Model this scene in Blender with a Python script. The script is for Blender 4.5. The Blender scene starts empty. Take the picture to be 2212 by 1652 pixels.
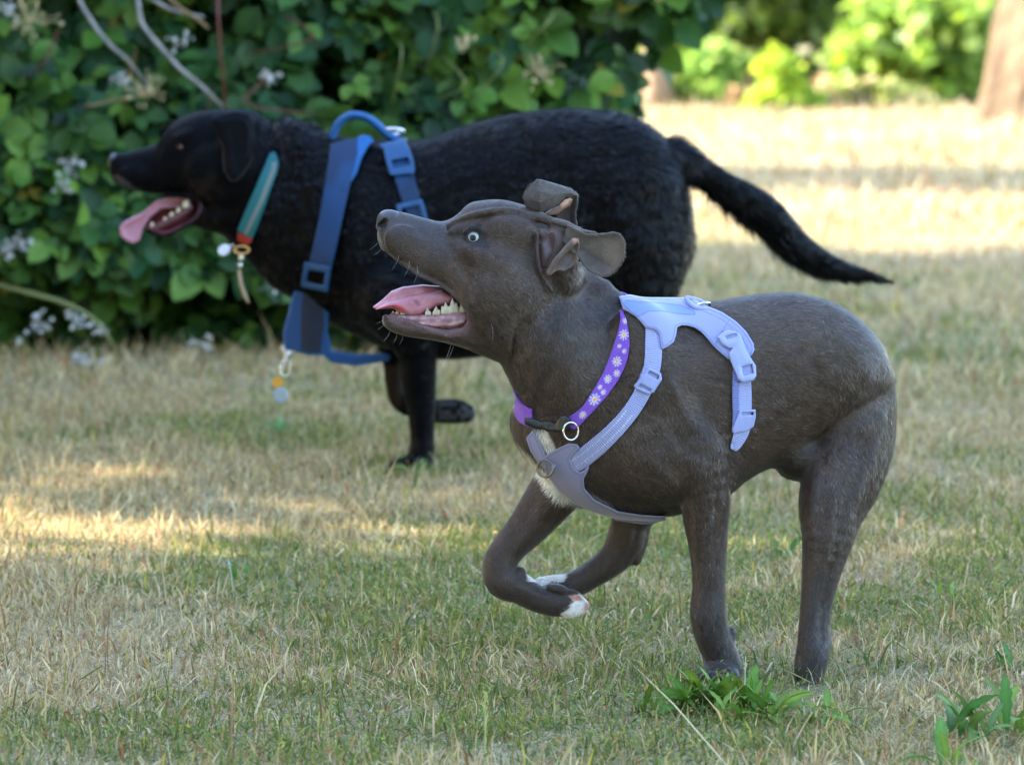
import bpy, bmesh, math, os, random
import numpy as np
from mathutils import Vector, Matrix

scene = bpy.context.scene
COL = scene.collection
R = math.radians

# ------------------------------------------------------------------ camera
F_PX = 11200.0           # focal length in units of a 2212 px wide picture
W_PX, H_PX = 2212.0, 1652.0
CAM_H = 0.97
PITCH = math.atan(923.0 / F_PX)
cam_d = bpy.data.cameras.new('camera')
cam = bpy.data.objects.new('camera', cam_d)
COL.objects.link(cam)
cam.location = (0, 0, CAM_H)
cam.rotation_euler = (math.pi / 2 - PITCH, 0, 0)
cam_d.sensor_width = 36.0
cam_d.lens = F_PX / W_PX * 36.0
cam_d.clip_start = 0.1
cam_d.clip_end = 500
cam_d.dof.use_dof = True
cam_d.dof.focus_distance = 6.93
cam_d.dof.aperture_fstop = 8.5
scene.camera = cam

# ------------------------------------------------------------------ world, sun, exposure
SUN_EL, SUN_AZ = 29.0, 101.0     # azimuth of the sun: 90 = from -X (left), >90 = turns behind the scene
world = bpy.data.worlds.new('World')
scene.world = world
world.use_nodes = True
wn = world.node_tree
bg = wn.nodes['Background']
sky = wn.nodes.new('ShaderNodeTexSky')
sky.sky_type = 'NISHITA'
sky.sun_disc = False
sky.sun_elevation = R(SUN_EL)
sun_dir = Vector((-math.sin(R(SUN_AZ)), -math.cos(R(SUN_AZ)), math.tan(R(SUN_EL)))).normalized()   # towards the sun
sky.sun_rotation = math.atan2(sun_dir.x, sun_dir.y)
bg.inputs['Strength'].default_value = 0.15
wn.links.new(sky.outputs['Color'], bg.inputs['Color'])
sl = bpy.data.lights.new('sun', 'SUN')
sl.energy = 3.9
sl.angle = R(0.53)
sl.color = (1.0, 0.89, 0.74)
sun = bpy.data.objects.new('sun', sl)
COL.objects.link(sun)
sun.location = (-8, 0, 10)
sun.rotation_euler = sun_dir.to_track_quat('Z', 'Y').to_euler()
scene.view_settings.view_transform = 'Standard'
scene.view_settings.look = 'None'
scene.view_settings.gamma = 1
scene.view_settings.exposure = 3.15
scene.cycles.use_denoising = True
scene.cycles.max_bounces = 8
scene.cycles.transparent_max_bounces = 8

# ------------------------------------------------------------------ picture <-> place
FW = np.array([0, math.cos(PITCH), -math.sin(PITCH)])
UPV = np.array([0, math.sin(PITCH), math.cos(PITCH)])

def at(u, v, Y):
    """world point seen at picture point (u, v) (2212 wide) at distance Y from the camera plane"""
    u = np.asarray(u, float); v = np.asarray(v, float)
    y = v - H_PX / 2
    dy = F_PX * FW[1] - y * UPV[1]
    dz = F_PX * FW[2] - y * UPV[2]
    t = Y / dy
    return np.stack(np.broadcast_arrays((u - W_PX / 2) * t, Y + 0 * t, CAM_H + dz * t), -1)

def ground_at(u, v):
    y = v - H_PX / 2
    dy = F_PX * FW[1] - y * UPV[1]
    dz = F_PX * FW[2] - y * UPV[2]
    return at(u, v, -CAM_H / dz * dy)

def project(P):
    P = np.asarray(P, float)
    X, Y, Z = P[..., 0], P[..., 1], P[..., 2] - CAM_H
    d = Y * FW[1] + Z * FW[2]
    h = Y * UPV[1] + Z * UPV[2]
    return W_PX / 2 + F_PX * X / d, H_PX / 2 - F_PX * h / d

class Space:
    """a real-size local space, 1 unit = 1 picture px at distance D"""
    def __init__(s, D):
        s.D = D; s.S = F_PX / D
    def L(s, u, v, w=0.0):
        P = at(u, v, s.D + np.asarray(w, float) / s.S)
        return np.stack([P[..., 0] * s.S, -P[..., 2] * s.S, (P[..., 1] - s.D) * s.S], -1)
    def world(s, Q):
        Q = np.asarray(Q, float)
        return np.stack([Q[..., 0] / s.S, s.D + Q[..., 2] / s.S, -Q[..., 1] / s.S], -1)
    def uv(s, Q):
        return project(s.world(Q))

# ------------------------------------------------------------------ signed distance modelling
def smin(a, b, k):
    if k <= 0: return np.minimum(a, b)
    h = np.maximum(k - np.abs(a - b), 0) / k
    return np.minimum(a, b) - h * h * k * 0.25
def smax(a, b, k): return -smin(-a, -b, k)

class Model:
    def __init__(s, sp): s.sp = sp; s.pr = []
    def add(s, f, lo, hi, k=8, op='u', pad=42): s.pr.append((f, np.array(lo, float) - pad, np.array(hi, float) + pad, k, op)); return s
    def chain(s, pts, k=8, op='u', ws=1.0, sub=0):
        """tapered capsule chain; points are (u, v, w, r) in picture px"""
        p = np.array(pts, float)
        if sub: p = smooth_rows(p, sub)
        c = s.sp.L(p[:, 0], p[:, 1], p[:, 2]); r = p[:, 3]
        if op == 'g':
            q = smooth_rows(np.concatenate([c, r[:, None]], 1), 4)
            def f(X, Y, Z):
                out = None
                for a, b in zip(q[:-1], q[1:]):
                    d = b - a; n = max(float(d[:3] @ d[:3]), 1e-6)
                    x, y, z = X - a[0], Y - a[1], Z - a[2]
                    t = np.clip((x * d[0] + y * d[1] + z * d[2]) / n, 0, 1)
                    e = np.sqrt((x - t * d[0]) ** 2 + (y - t * d[1]) ** 2 + (z - t * d[2]) ** 2) - (a[3] + d[3] * t)
                    out = e if out is None else np.minimum(out, e)
                return out
            return s.add(f, q[:, :3].min(0) - q[:, 3].max(), q[:, :3].max(0) + q[:, 3].max(), k, op)
        cc = c * np.array([1, 1, ws])
        def f(X, Y, Z):
            out = None
            for i in range(len(cc) - 1):
                a, d, ra, rb = cc[i], cc[i + 1] - cc[i], r[i], r[i + 1]; n = max(float(d @ d), 1e-6)
                x, y, z = X - a[0], Y - a[1], Z * ws - a[2]
                t = np.clip((x * d[0] + y * d[1] + z * d[2]) / n, 0, 1)
                e = np.sqrt((x - t * d[0]) ** 2 + (y - t * d[1]) ** 2 + (z - t * d[2]) ** 2) - (ra + (rb - ra) * t)
                out = e if out is None else np.minimum(out, e)
            return out
        m = np.array([1, 1, 1 / ws]) * r.max()
        s.add(f, c.min(0) - m, c.max(0) + m, k, op)
        return s
    def ell(s, u, v, w, ru, rv, rw, k=12, op='u', rot=0.0, roty=0.0):
        c = s.sp.L(u, v, w); ca, sa = math.cos(R(rot)), math.sin(R(rot)); cb, sb = math.cos(R(roty)), math.sin(R(roty))
        def f(X, Y, Z):
            x, y, z = X - c[0], Y - c[1], Z - c[2]
            x, z = x * cb + z * sb, -x * sb + z * cb
            x, y = x * ca + y * sa, -x * sa + y * ca
            k0 = np.sqrt((x / ru) ** 2 + (y / rv) ** 2 + (z / rw) ** 2)
            k1 = np.sqrt((x / ru ** 2) ** 2 + (y / rv ** 2) ** 2 + (z / rw ** 2) ** 2)
            return k0 * (k0 - 1) / np.maximum(k1, 1e-5)
        m = max(ru, rv)
        return s.add(f, c - [max(m, rw), m, max(rw, m * abs(sb))], c + [max(m, rw), m, max(rw, m * abs(sb))], k, op)
    def loft(s, st, k=10, n=2.2, roll=0.0, op='u', sub=6):
        """stations along u: (u, top v, bottom v, w centre, half width)"""
        p = np.array(st, float)
        T = s.sp.L(p[:, 0], p[:, 1], p[:, 3]); B = s.sp.L(p[:, 0], p[:, 2], p[:, 3])
        rows = np.stack([T[:, 0], T[:, 1], B[:, 1], T[:, 2], p[:, 4]], 1)
        rows = smooth_rows(rows, sub)
        x0, x1 = rows[0, 0], rows[-1, 0]
        def f(X, Y, Z):
            xs = np.clip(X, x0, x1)
            top = np.interp(xs, rows[:, 0], rows[:, 1]); bot = np.interp(xs, rows[:, 0], rows[:, 2])
            wc = np.interp(xs, rows[:, 0], rows[:, 3]); hw = np.interp(xs, rows[:, 0], rows[:, 4])
            hv = (bot - top) / 2; a = Y - (top + bot) / 2; b = Z - wc + roll * a
            g = ((np.abs(a) / hv) ** n + (np.abs(b) / hw) ** n) ** (1 / n)
            r = np.sqrt(a * a + b * b)
            d = np.where(g < 0.05, -np.minimum(hv, hw), r - r / np.maximum(g, 0.05))
            d = np.maximum(d, -np.minimum(hv, hw))
            o = np.abs(X - xs)
            return np.where(o > 0, np.sqrt(np.maximum(d, 0) ** 2 + o * o), d)
        h = rows[:, 4].max() + abs(roll) * (rows[:, 2] - rows[:, 1]).max()
        return s.add(f, [x0, rows[:, 1].min(), rows[:, 3].min() - h], [x1, rows[:, 2].max(), rows[:, 3].max() + h], k, op)
    def prism(s, poly, w0, w1, rnd=3, k=4, op='u', wf=None):
        """picture outline given its own distance and thickness"""
        poly = np.array(poly, float); wm = (w0 + w1) / 2
        c = s.sp.L(poly[:, 0], poly[:, 1], wm)
        def f(X, Y, Z):
            X, Y, Z = np.broadcast_arrays(X, Y, Z)
            d = poly_sd(c, X, Y)
            z = Z if wf is None else Z - wf(X, Y, d)
            return smax(d, np.abs(z - wm) - (w1 - w0) / 2, rnd * 2)
        return s.add(f, [c[:, 0].min(), c[:, 1].min(), w0 - 40 * (wf is not None)], [c[:, 0].max(), c[:, 1].max(), w1 + 40 * (wf is not None)], k, op, pad=12)
    def __call__(s, X, Y, Z, lo=None, hi=None):
        Fv = np.full(np.broadcast(X, Y, Z).shape, 60.0, np.float32)
        xs, ys, zs = X.ravel(), Y.ravel(), Z.ravel()
        for f, a, b, k, op in s.pr:
            i0, i1 = np.searchsorted(xs, [a[0], b[0]]); j0, j1 = np.searchsorted(ys, [a[1], b[1]]); k0, k1 = np.searchsorted(zs, [a[2], b[2]])
            if i1 <= i0 or j1 <= j0 or k1 <= k0: continue
            d = f(X[i0:i1], Y[:, j0:j1], Z[:, :, k0:k1]).astype(np.float32)
            cur = Fv[i0:i1, j0:j1, k0:k1]
            if op == 'u': Fv[i0:i1, j0:j1, k0:k1] = smin(cur, d, k)
            elif op == 's': Fv[i0:i1, j0:j1, k0:k1] = smax(cur, -d, k)
            elif op == 'g':   # groove / swelling: adds a local offset
                Fv[i0:i1, j0:j1, k0:k1] = cur + k * np.exp(-np.maximum(d, 0) / 8)
        return Fv

def smooth_rows(p, sub):
    n = len(p)
    if n < 3: return p
    out = []
    for i in range(n - 1):
        a, b = p[i], p[i + 1]
        L = p[i - 1] if i else 2 * a - b
        Q = p[i + 2] if i + 2 < n else 2 * b - a
        for t in np.arange(sub) / sub:
            out.append(0.5 * (2 * a + (b - L) * t + (2 * L - 5 * a + 4 * b - Q) * t * t + (3 * a - L - 3 * b + Q) * t ** 3))
    out.append(p[-1]); out = np.array(out)
    return out

def poly_sd(c, X, Y):
    """signed distance to a closed 2-D polygon, X and Y any shape"""
    c = c[:, :2]
    flat = X.ndim == 3 and X.shape[2] > 1 and X.strides[2] == 0 and Y.strides[2] == 0
    if flat: shp = X.shape; X = X[:, :, 0]; Y = Y[:, :, 0]
    d = np.full(X.shape, 1e12); s = np.ones(X.shape)
    n = len(c)
    for i in range(n):
        a, b = c[i], c[i - 1]
        ex, ey = b - a
        wx, wy = X - a[0], Y - a[1]
        t = np.clip((wx * ex + wy * ey) / max(ex * ex + ey * ey, 1e-9), 0, 1)
        d = np.minimum(d, (wx - ex * t) ** 2 + (wy - ey * t) ** 2)
        c1 = Y >= a[1]; c2 = Y < b[1]; c3 = ex * wy > ey * wx
        s = np.where((c1 & c2 & c3) | (~c1 & ~c2 & ~c3), -s, s)
    d = s * np.sqrt(d)
    if flat: d = np.broadcast_to(d[:, :, None], shp)
    return d

def grid(lo, hi, h):
    ax = [np.arange(a, b + h, h) for a, b in zip(lo, hi)]
    return ax[0][:, None, None], ax[1][None, :, None], ax[2][None, None, :]

def surface_nets(Fv, lo, h):
    Fv = np.pad(Fv, 1, constant_values=10.0).astype(np.float32); lo = np.array(lo, float) - h
    neg = Fv < 0
    n = [s - 1 for s in Fv.shape]
    cnt = np.zeros(n, np.uint8)
    for dx in (0, 1):
        for dy in (0, 1):
            for dz in (0, 1):
                cnt += neg[dx:n[0] + dx, dy:n[1] + dy, dz:n[2] + dz]
    cells = np.argwhere((cnt > 0) & (cnt < 8))
    del cnt
    idx = np.full(n, -1, np.int32)
    idx[cells[:, 0], cells[:, 1], cells[:, 2]] = np.arange(len(cells))
    acc = np.zeros((len(cells), 3)); num = np.zeros(len(cells))
    cs = [(a, b, c) for a in (0, 1) for b in (0, 1) for c in (0, 1)]
    for a in cs:
        for ax in range(3):
            if a[ax]: continue
            b = list(a); b[ax] = 1
            fa = Fv[cells[:, 0] + a[0], cells[:, 1] + a[1], cells[:, 2] + a[2]]
            fb = Fv[cells[:, 0] + b[0], cells[:, 1] + b[1], cells[:, 2] + b[2]]
            m = (fa < 0) != (fb < 0)
            t = np.where(m, fa / np.where(m, fa - fb, 1), 0)
            p = np.tile(np.array(a, float), (len(cells), 1)); p[:, ax] += t
            acc += p * m[:, None]; num += m
    V = (cells + acc / num[:, None]) * h + lo
    quads = []
    for ax in range(3):
        o = [i for i in range(3) if i != ax]
        sl0 = [slice(1, -1)] * 3; sl1 = [slice(1, -1)] * 3
        sl0[ax] = slice(0, -1); sl1[ax] = slice(1, None)
        a = neg[tuple(sl0)]; b = neg[tuple(sl1)]
        e = np.argwhere(a != b)
        if len(e) == 0: continue
        fl = a[e[:, 0], e[:, 1], e[:, 2]]
        e = e + 1; e[:, ax] -= 1
        q = []
        for d0, d1 in ((0, 0), (1, 0), (1, 1), (0, 1)):
            c = e.copy(); c[:, o[0]] -= d0; c[:, o[1]] -= d1
            q.append(idx[c[:, 0], c[:, 1], c[:, 2]])
        q = np.stack(q, 1)
        if ax != 1: fl = ~fl
        q[fl] = q[fl][:, ::-1]
        quads.append(q)
    Q = np.concatenate(quads)
    return V, Q[(Q >= 0).all(1)]

# ------------------------------------------------------------------ mesh building
def new_mesh(name, V, polys, col=None, smooth=True, attrs=None, normals=None):
    """V (n,3); polys (m,k) int array or list of such arrays"""
    me = bpy.data.meshes.new(name)
    V = np.asarray(V, np.float32)
    if isinstance(polys, np.ndarray): polys = [polys]
    polys = [p for p in polys if len(p)]
    me.vertices.add(len(V)); me.vertices.foreach_set('co', V.ravel())
    tot = sum(p.size for p in polys); nf = sum(len(p) for p in polys)
    me.loops.add(tot); me.loops.foreach_set('vertex_index', np.concatenate([p.ravel() for p in polys]).astype(np.int32))
    starts = []; o = 0
    for p in polys:
        starts.append(o + np.arange(len(p)) * p.shape[1]); o += p.size
    me.polygons.add(nf); me.polygons.foreach_set('loop_start', np.concatenate(starts).astype(np.int32))
    me.update(calc_edges=True)
    if smooth: me.polygons.foreach_set('use_smooth', np.ones(nf, bool))
    if col is not None:
        a = me.color_attributes.new('Col', 'FLOAT_COLOR', 'POINT')
        c = np.ones((len(V), 4), np.float32); c[:, :3] = col
        a.data.foreach_set('color', c.ravel())
    for k, v in (attrs or {}).items():
        v = np.asarray(v, np.float32)
        if v.ndim == 1:
            a = me.attributes.new(k, 'FLOAT', 'POINT'); a.data.foreach_set('value', v)
        else:
            a = me.attributes.new(k, 'FLOAT_VECTOR', 'POINT'); a.data.foreach_set('vector', v.ravel())
    if normals is not None:
        me.normals_split_custom_set_from_vertices(np.asarray(normals, float).tolist())
    return me

def link(name, me, mat=None, parent=None, loc=None):
    o = bpy.data.objects.new(name, me); COL.objects.link(o)
    if mat is not None: me.materials.append(mat)
    if parent is not None: o.parent = parent
    return o

def wpos(o):
    p = Vector((0, 0, 0))
    while o is not None: p += o.location; o = o.parent
    return np.array(p)

def put(name, V, polys, mat, parent=None, col=None, base=None, **kw):
    """mesh object from world coordinates; its origin is base (or the parent's)"""
    b = wpos(parent) if parent is not None else np.zeros(3)
    org = np.array(base, float) if base is not None else b
    me = new_mesh(name, np.asarray(V) - org, polys, col, **kw)
    o = link(name, me, mat, parent)
    o.location = org - b
    return o

def thing(name, label, cat, loc, group=None):
    o = bpy.data.objects.new(name, None); COL.objects.link(o)
    o.location = loc; o.empty_display_size = 0.1
    tag(o, label, cat, group); return o
def tag(o, label=None, cat=None, group=None, kind=None):
    if label: o['label'] = label
    if cat: o['category'] = cat
    if group: o['group'] = group
    if kind: o['kind'] = kind
    return o

# ------------------------------------------------------------------ materials
def mat_new(name, base=(0.5, 0.5, 0.5), rough=0.6, spec=0.5, metal=0.0, attr=None, noise=None, bump=None, sheen=0.0,
            transl=0.0, coat=0.0, wave=None, rand=0.0):
    m = bpy.data.materials.new(name); m.use_nodes = True
    nt = m.node_tree; N = nt.nodes; K = nt.links
    b = N['Principled BSDF']
    b.inputs['Roughness'].default_value = rough
    b.inputs['Specular IOR Level'].default_value = spec
    b.inputs['Metallic'].default_value = metal
    b.inputs['Sheen Weight'].default_value = sheen
    b.inputs['Sheen Roughness'].default_value = 0.4
    b.inputs['Coat Weight'].default_value = coat
    b.inputs['Base Color'].default_value = (*base, 1)
    src = None
    if attr:
        a = N.new('ShaderNodeAttribute'); a.attribute_name = attr; src = a.outputs['Color']
    tc = N.new('ShaderNodeTexCoord')
    if noise:      # (scale, amount, stretch)
        mp = N.new('ShaderNodeMapping'); K.new(tc.outputs['Object'], mp.inputs['Vector'])
        mp.inputs['Scale'].default_value = noise[2] if len(noise) > 2 else (1, 1, 1)
        t = N.new('ShaderNodeTexNoise'); t.inputs['Scale'].default_value = noise[0]; t.inputs['Detail'].default_value = 4
        K.new(mp.outputs['Vector'], t.inputs['Vector'])
        mr = N.new('ShaderNodeMapRange'); mr.inputs['From Min'].default_value = 0.3; mr.inputs['From Max'].default_value = 0.7
        mr.inputs['To Min'].default_value = 1 - noise[1]; mr.inputs['To Max'].default_value = 1 + noise[1]
        K.new(t.outputs['Fac'], mr.inputs['Value'])
        mx = N.new('ShaderNodeVectorMath'); mx.operation = 'SCALE'
        if src: K.new(src, mx.inputs[0])
        else: mx.inputs[0].default_value = base
        K.new(mr.outputs['Result'], mx.inputs['Scale'])
        src = mx.outputs['Vector']
    if src: K.new(src, b.inputs['Base Color'])
    if bump:       # (scale, strength, distance)
        t = N.new('ShaderNodeTexNoise'); t.inputs['Scale'].default_value = bump[0]; t.inputs['Detail'].default_value = 3
        K.new(tc.outputs['Object'], t.inputs['Vector'])
        bp = N.new('ShaderNodeBump'); bp.inputs['Strength'].default_value = bump[1]; bp.inputs['Distance'].default_value = bump[2]
        K.new(t.outputs['Fac'], bp.inputs['Height']); K.new(bp.outputs['Normal'], b.inputs['Normal'])
    if wave:       # (attribute, period, strength, distance): ribbed webbing along an attribute
        a = N.new('ShaderNodeAttribute'); a.attribute_name = wave[0]
        mt = N.new('ShaderNodeMath'); mt.operation = 'MULTIPLY'; mt.inputs[1].default_value = 2 * math.pi / wave[1]
        K.new(a.outputs['Fac'], mt.inputs[0])
        sn = N.new('ShaderNodeMath'); sn.operation = 'SINE'; K.new(mt.outputs[0], sn.inputs[0])
        bp = N.new('ShaderNodeBump'); bp.inputs['Strength'].default_value = wave[2]; bp.inputs['Distance'].default_value = wave[3]
        K.new(sn.outputs[0], bp.inputs['Height']); K.new(bp.outputs['Normal'], b.inputs['Normal'])
    if transl > 0:
        tr = N.new('ShaderNodeBsdfTranslucent'); mi = N.new('ShaderNodeMixShader'); mi.inputs['Fac'].default_value = transl
        if src: K.new(src, tr.inputs['Color'])
        else: tr.inputs['Color'].default_value = (*base, 1)
        K.new(b.outputs['BSDF'], mi.inputs[1]); K.new(tr.outputs['BSDF'], mi.inputs[2])
        K.new(mi.outputs['Shader'], N['Material Output'].inputs['Surface'])
    return m

def vnoise(P, scale, seed=0):
    """cheap smooth value noise in [0,1], P (n,2) or (n,3)"""
    rng = np.random.default_rng(seed)
    T = rng.random((64, 64, 64)) if P.shape[1] == 3 else rng.random((256, 256))
    q = P * scale + 1000; i = np.floor(q).astype(int); f = q - i; f = f * f * (3 - 2 * f)
    m = T.shape[0]; out = 0
    if P.shape[1] == 2:
        for a in (0, 1):
            for b in (0, 1):
                out = out + T[(i[:, 0] + a) % m, (i[:, 1] + b) % m] * (f[:, 0] if a else 1 - f[:, 0]) * (f[:, 1] if b else 1 - f[:, 1])
        return out
    for a in (0, 1):
        for b in (0, 1):
            for c in (0, 1):
                out = out + T[(i[:, 0] + a) % m, (i[:, 1] + b) % m, (i[:, 2] + c) % m] * (f[:, 0] if a else 1 - f[:, 0]) * (f[:, 1] if b else 1 - f[:, 1]) * (f[:, 2] if c else 1 - f[:, 2])
    return out

def sstep(a, b, x):
    t = np.clip((x - a) / (b - a), 0, 1); return t * t * (3 - 2 * t)
def mixc(a, b, t): return a * (1 - t[:, None]) + np.array(b) * t[:, None]

def poly_mask(poly, u, v, soft=6, wob=0.0, P=None):
    """1 inside the outline, fading over soft px"""
    d = poly_sd(np.array(poly, float), u, v)
    if wob: d = d + (vnoise(P, 0.08, 5) - 0.5) * wob * 2
    return 1 - sstep(-soft, soft, d)
# ------------------------------------------------------------------ grey dog
def model_at(m, P):
    P = np.asarray(P, float).reshape(-1, 3)
    X, Y, Z = P[:, 0], P[:, 1], P[:, 2]
    Fv = np.full(len(P), 60.0)
    for f, a, b, k, op in m.pr:
        ok = ((P >= a) & (P <= b)).all(1)
        if not ok.any(): continue
        d = f(X[ok], Y[ok], Z[ok]); cur = Fv[ok]
        Fv[ok] = smin(cur, d, k) if op == 'u' else smax(cur, -d, k) if op == 's' else cur + k * np.exp(-np.maximum(d, 0) / 8)
    return Fv

def surfw(m, u, v, w0=-280, w1=260, thr=0.0):
    """w of the camera-side surface at picture points"""
    u = np.atleast_1d(np.asarray(u, float)); v = np.atleast_1d(np.asarray(v, float))
    ws = np.arange(w0, w1, 3.0)
    P = m.sp.L(u[:, None] + 0 * ws, v[:, None] + 0 * ws, ws[None] + 0 * u[:, None])
    Fv = model_at(m, P).reshape(len(u), len(ws)) < thr
    i = np.argmax(Fv, 1)
    return np.where(Fv.any(1), ws[i], np.nan)

def sheet(name, sp, body, poly, mat, parent, off=3.0, t=2.0, h=1.6, holes=(), rnd=1.5, wlim=None, base=None, col=None, axis=None, colfn=None, pad=18, dome=0):
    """a soft or hard piece lying on the body: outline given on the picture, real thickness t, following the body"""
    poly = np.array(poly, float)
    ws = surfw(body, poly[:, 0], poly[:, 1], thr=off); ws = ws[~np.isnan(ws)]
    cu = poly.mean(0); cw = surfw(body, cu[0], cu[1], thr=off)
    mn = min(ws.min() if len(ws) else 0, np.nanmin(cw) if not np.isnan(cw).all() else 0)
    mx = (ws.max() if len(ws) else 0)
    if wlim is not None: mn, mx = wlim
    # bounding box in local space
    c = np.concatenate([sp.L(poly[:, 0], poly[:, 1], w) for w in (mn - pad, mx + pad)])
    lo = c.min(0) - 6; hi = c.max(0) + 6
    X, Y, Z = grid(lo, hi, h)
    B = body(X, Y, Z)
    near = np.abs(B - off) < t + rnd * 3 + 3
    idx = np.argwhere(near)
    Fv = np.full(B.shape, 10.0, np.float32)
    if len(idx):
        P = np.stack([X.ravel()[idx[:, 0]], Y.ravel()[idx[:, 1]], Z.ravel()[idx[:, 2]]], 1)
        u, v = sp.uv(P)
        d = poly_sd(poly, u, v)
        for hl in holes: d = smax(d, -poly_sd(np.array(hl, float), u, v), rnd)
        tt = t if not dome else t + dome * np.clip(-d / 12, 0, 1)
        s = smax(d, np.abs(B[near] - off) - tt, rnd)
        Fv[near] = s
    V, Q = surface_nets(Fv, lo, h)
    if len(V) == 0: print('EMPTY', name); return None
    # keep the camera-side layer only
    kw = {}
    if axis is not None or colfn is not None:
        u, v = sp.uv(V)
    if axis is not None:
        kw['attrs'] = {'along': along_line(axis, u, v)[0]}
    if colfn is not None: kw['col'] = colfn(V, u, v)
    elif col is not None: kw['col'] = np.tile(col, (len(V), 1))
    return put(name, sp.world(V), Q, mat, parent, base=base, **kw)

def along_line(line, u, v):
    line = np.array(line, float); best = np.full(len(u), 1e9); s = np.zeros(len(u)); side = np.zeros(len(u)); acc = 0.0
    for a, b in zip(line[:-1], line[1:]):
        e = b - a; L = np.hypot(*e); wx, wy = u - a[0], v - a[1]
        t = np.clip((wx * e[0] + wy * e[1]) / (L * L), 0, 1)
        d = np.hypot(wx - e[0] * t, wy - e[1] * t); m = d < best
        best[m] = d[m]; s[m] = acc + t[m] * L; side[m] = ((e[0] * wy - e[1] * wx) / L)[m]
        acc += L
    return s, side

def strip_poly(line, w):
    """outline of a strap of width w (number or list) along a centre line"""
    p = smooth_rows(np.array(line, float), 5)
    w = np.interp(np.linspace(0, 1, len(p)), np.linspace(0, 1, len(w)), w) if hasattr(w, '__len__') else np.full(len(p), w)
    t = np.gradient(p, axis=0); t /= np.linalg.norm(t, axis=1)[:, None]; n = np.stack([-t[:, 1], t[:, 0]], 1)
    return np.concatenate([p + n * w[:, None] / 2, (p - n * w[:, None] / 2)[::-1]])

def tube(name, pts, rad, mat, parent=None, seg=10, closed=False, base=None, col=None, sub=6):
    """round wire or cane through world points"""
    p = np.array(pts, float)
    if sub > 1 and not closed: p = smooth_rows(p, sub)
    if closed and sub > 1:
        q = np.concatenate([p[-1:], p, p[:2]]); r_ = smooth_rows(q, sub); p = r_[sub:-sub - 1]
    n = len(p)
    t = (np.roll(p, -1, 0) - np.roll(p, 1, 0)) if closed else np.gradient(p, axis=0)
    t /= np.linalg.norm(t, axis=1)[:, None] + 1e-12
    rr = np.interp(np.linspace(0, 1, n), np.linspace(0, 1, len(rad)), rad) if hasattr(rad, '__len__') else np.full(n, rad)
    a = np.cross(t[0], [0.3, 0.2, 1.0]); a /= np.linalg.norm(a); V = []
    for i in range(n):
        a = a - t[i] * (a @ t[i]); a /= np.linalg.norm(a); b = np.cross(t[i], a)
        for k in range(seg):
            an = 2 * math.pi * k / seg; V.append(p[i] + rr[i] * (math.cos(an) * a + math.sin(an) * b))
    Q = []
    for i in range(n if closed else n - 1):
        j = (i + 1) % n
        for k in range(seg): Q.append((i * seg + k, i * seg + (k + 1) % seg, j * seg + (k + 1) % seg, j * seg + k))
    polys = [np.array(Q)]
    if not closed: polys += [np.array([[k for k in range(seg)][::-1]]), np.array([[(n - 1) * seg + k for k in range(seg)]])]
    return put(name, np.array(V), polys, mat, parent, base=base, col=None if col is None else np.tile(col, (len(V), 1)))

LAST = {}
def solid(name, m, mat, parent, h=1.5, base=None, colfn=None, col=None, lohi=None):
    if lohi is None:
        lo = np.min([p[1] for p in m.pr], 0); hi = np.max([p[2] for p in m.pr], 0)
    else: lo, hi = lohi
    X, Y, Z = grid(lo, hi, h)
    V, Q = surface_nets(m(X, Y, Z), lo, h)
    LAST['V'], LAST['Q'] = V, Q
    c = None
    if colfn is not None: c = colfn(V, *m.sp.uv(V))
    elif col is not None: c = np.tile(col, (len(V), 1))
    return put(name, m.sp.world(V), Q, mat, parent, base=base, col=c)

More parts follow.
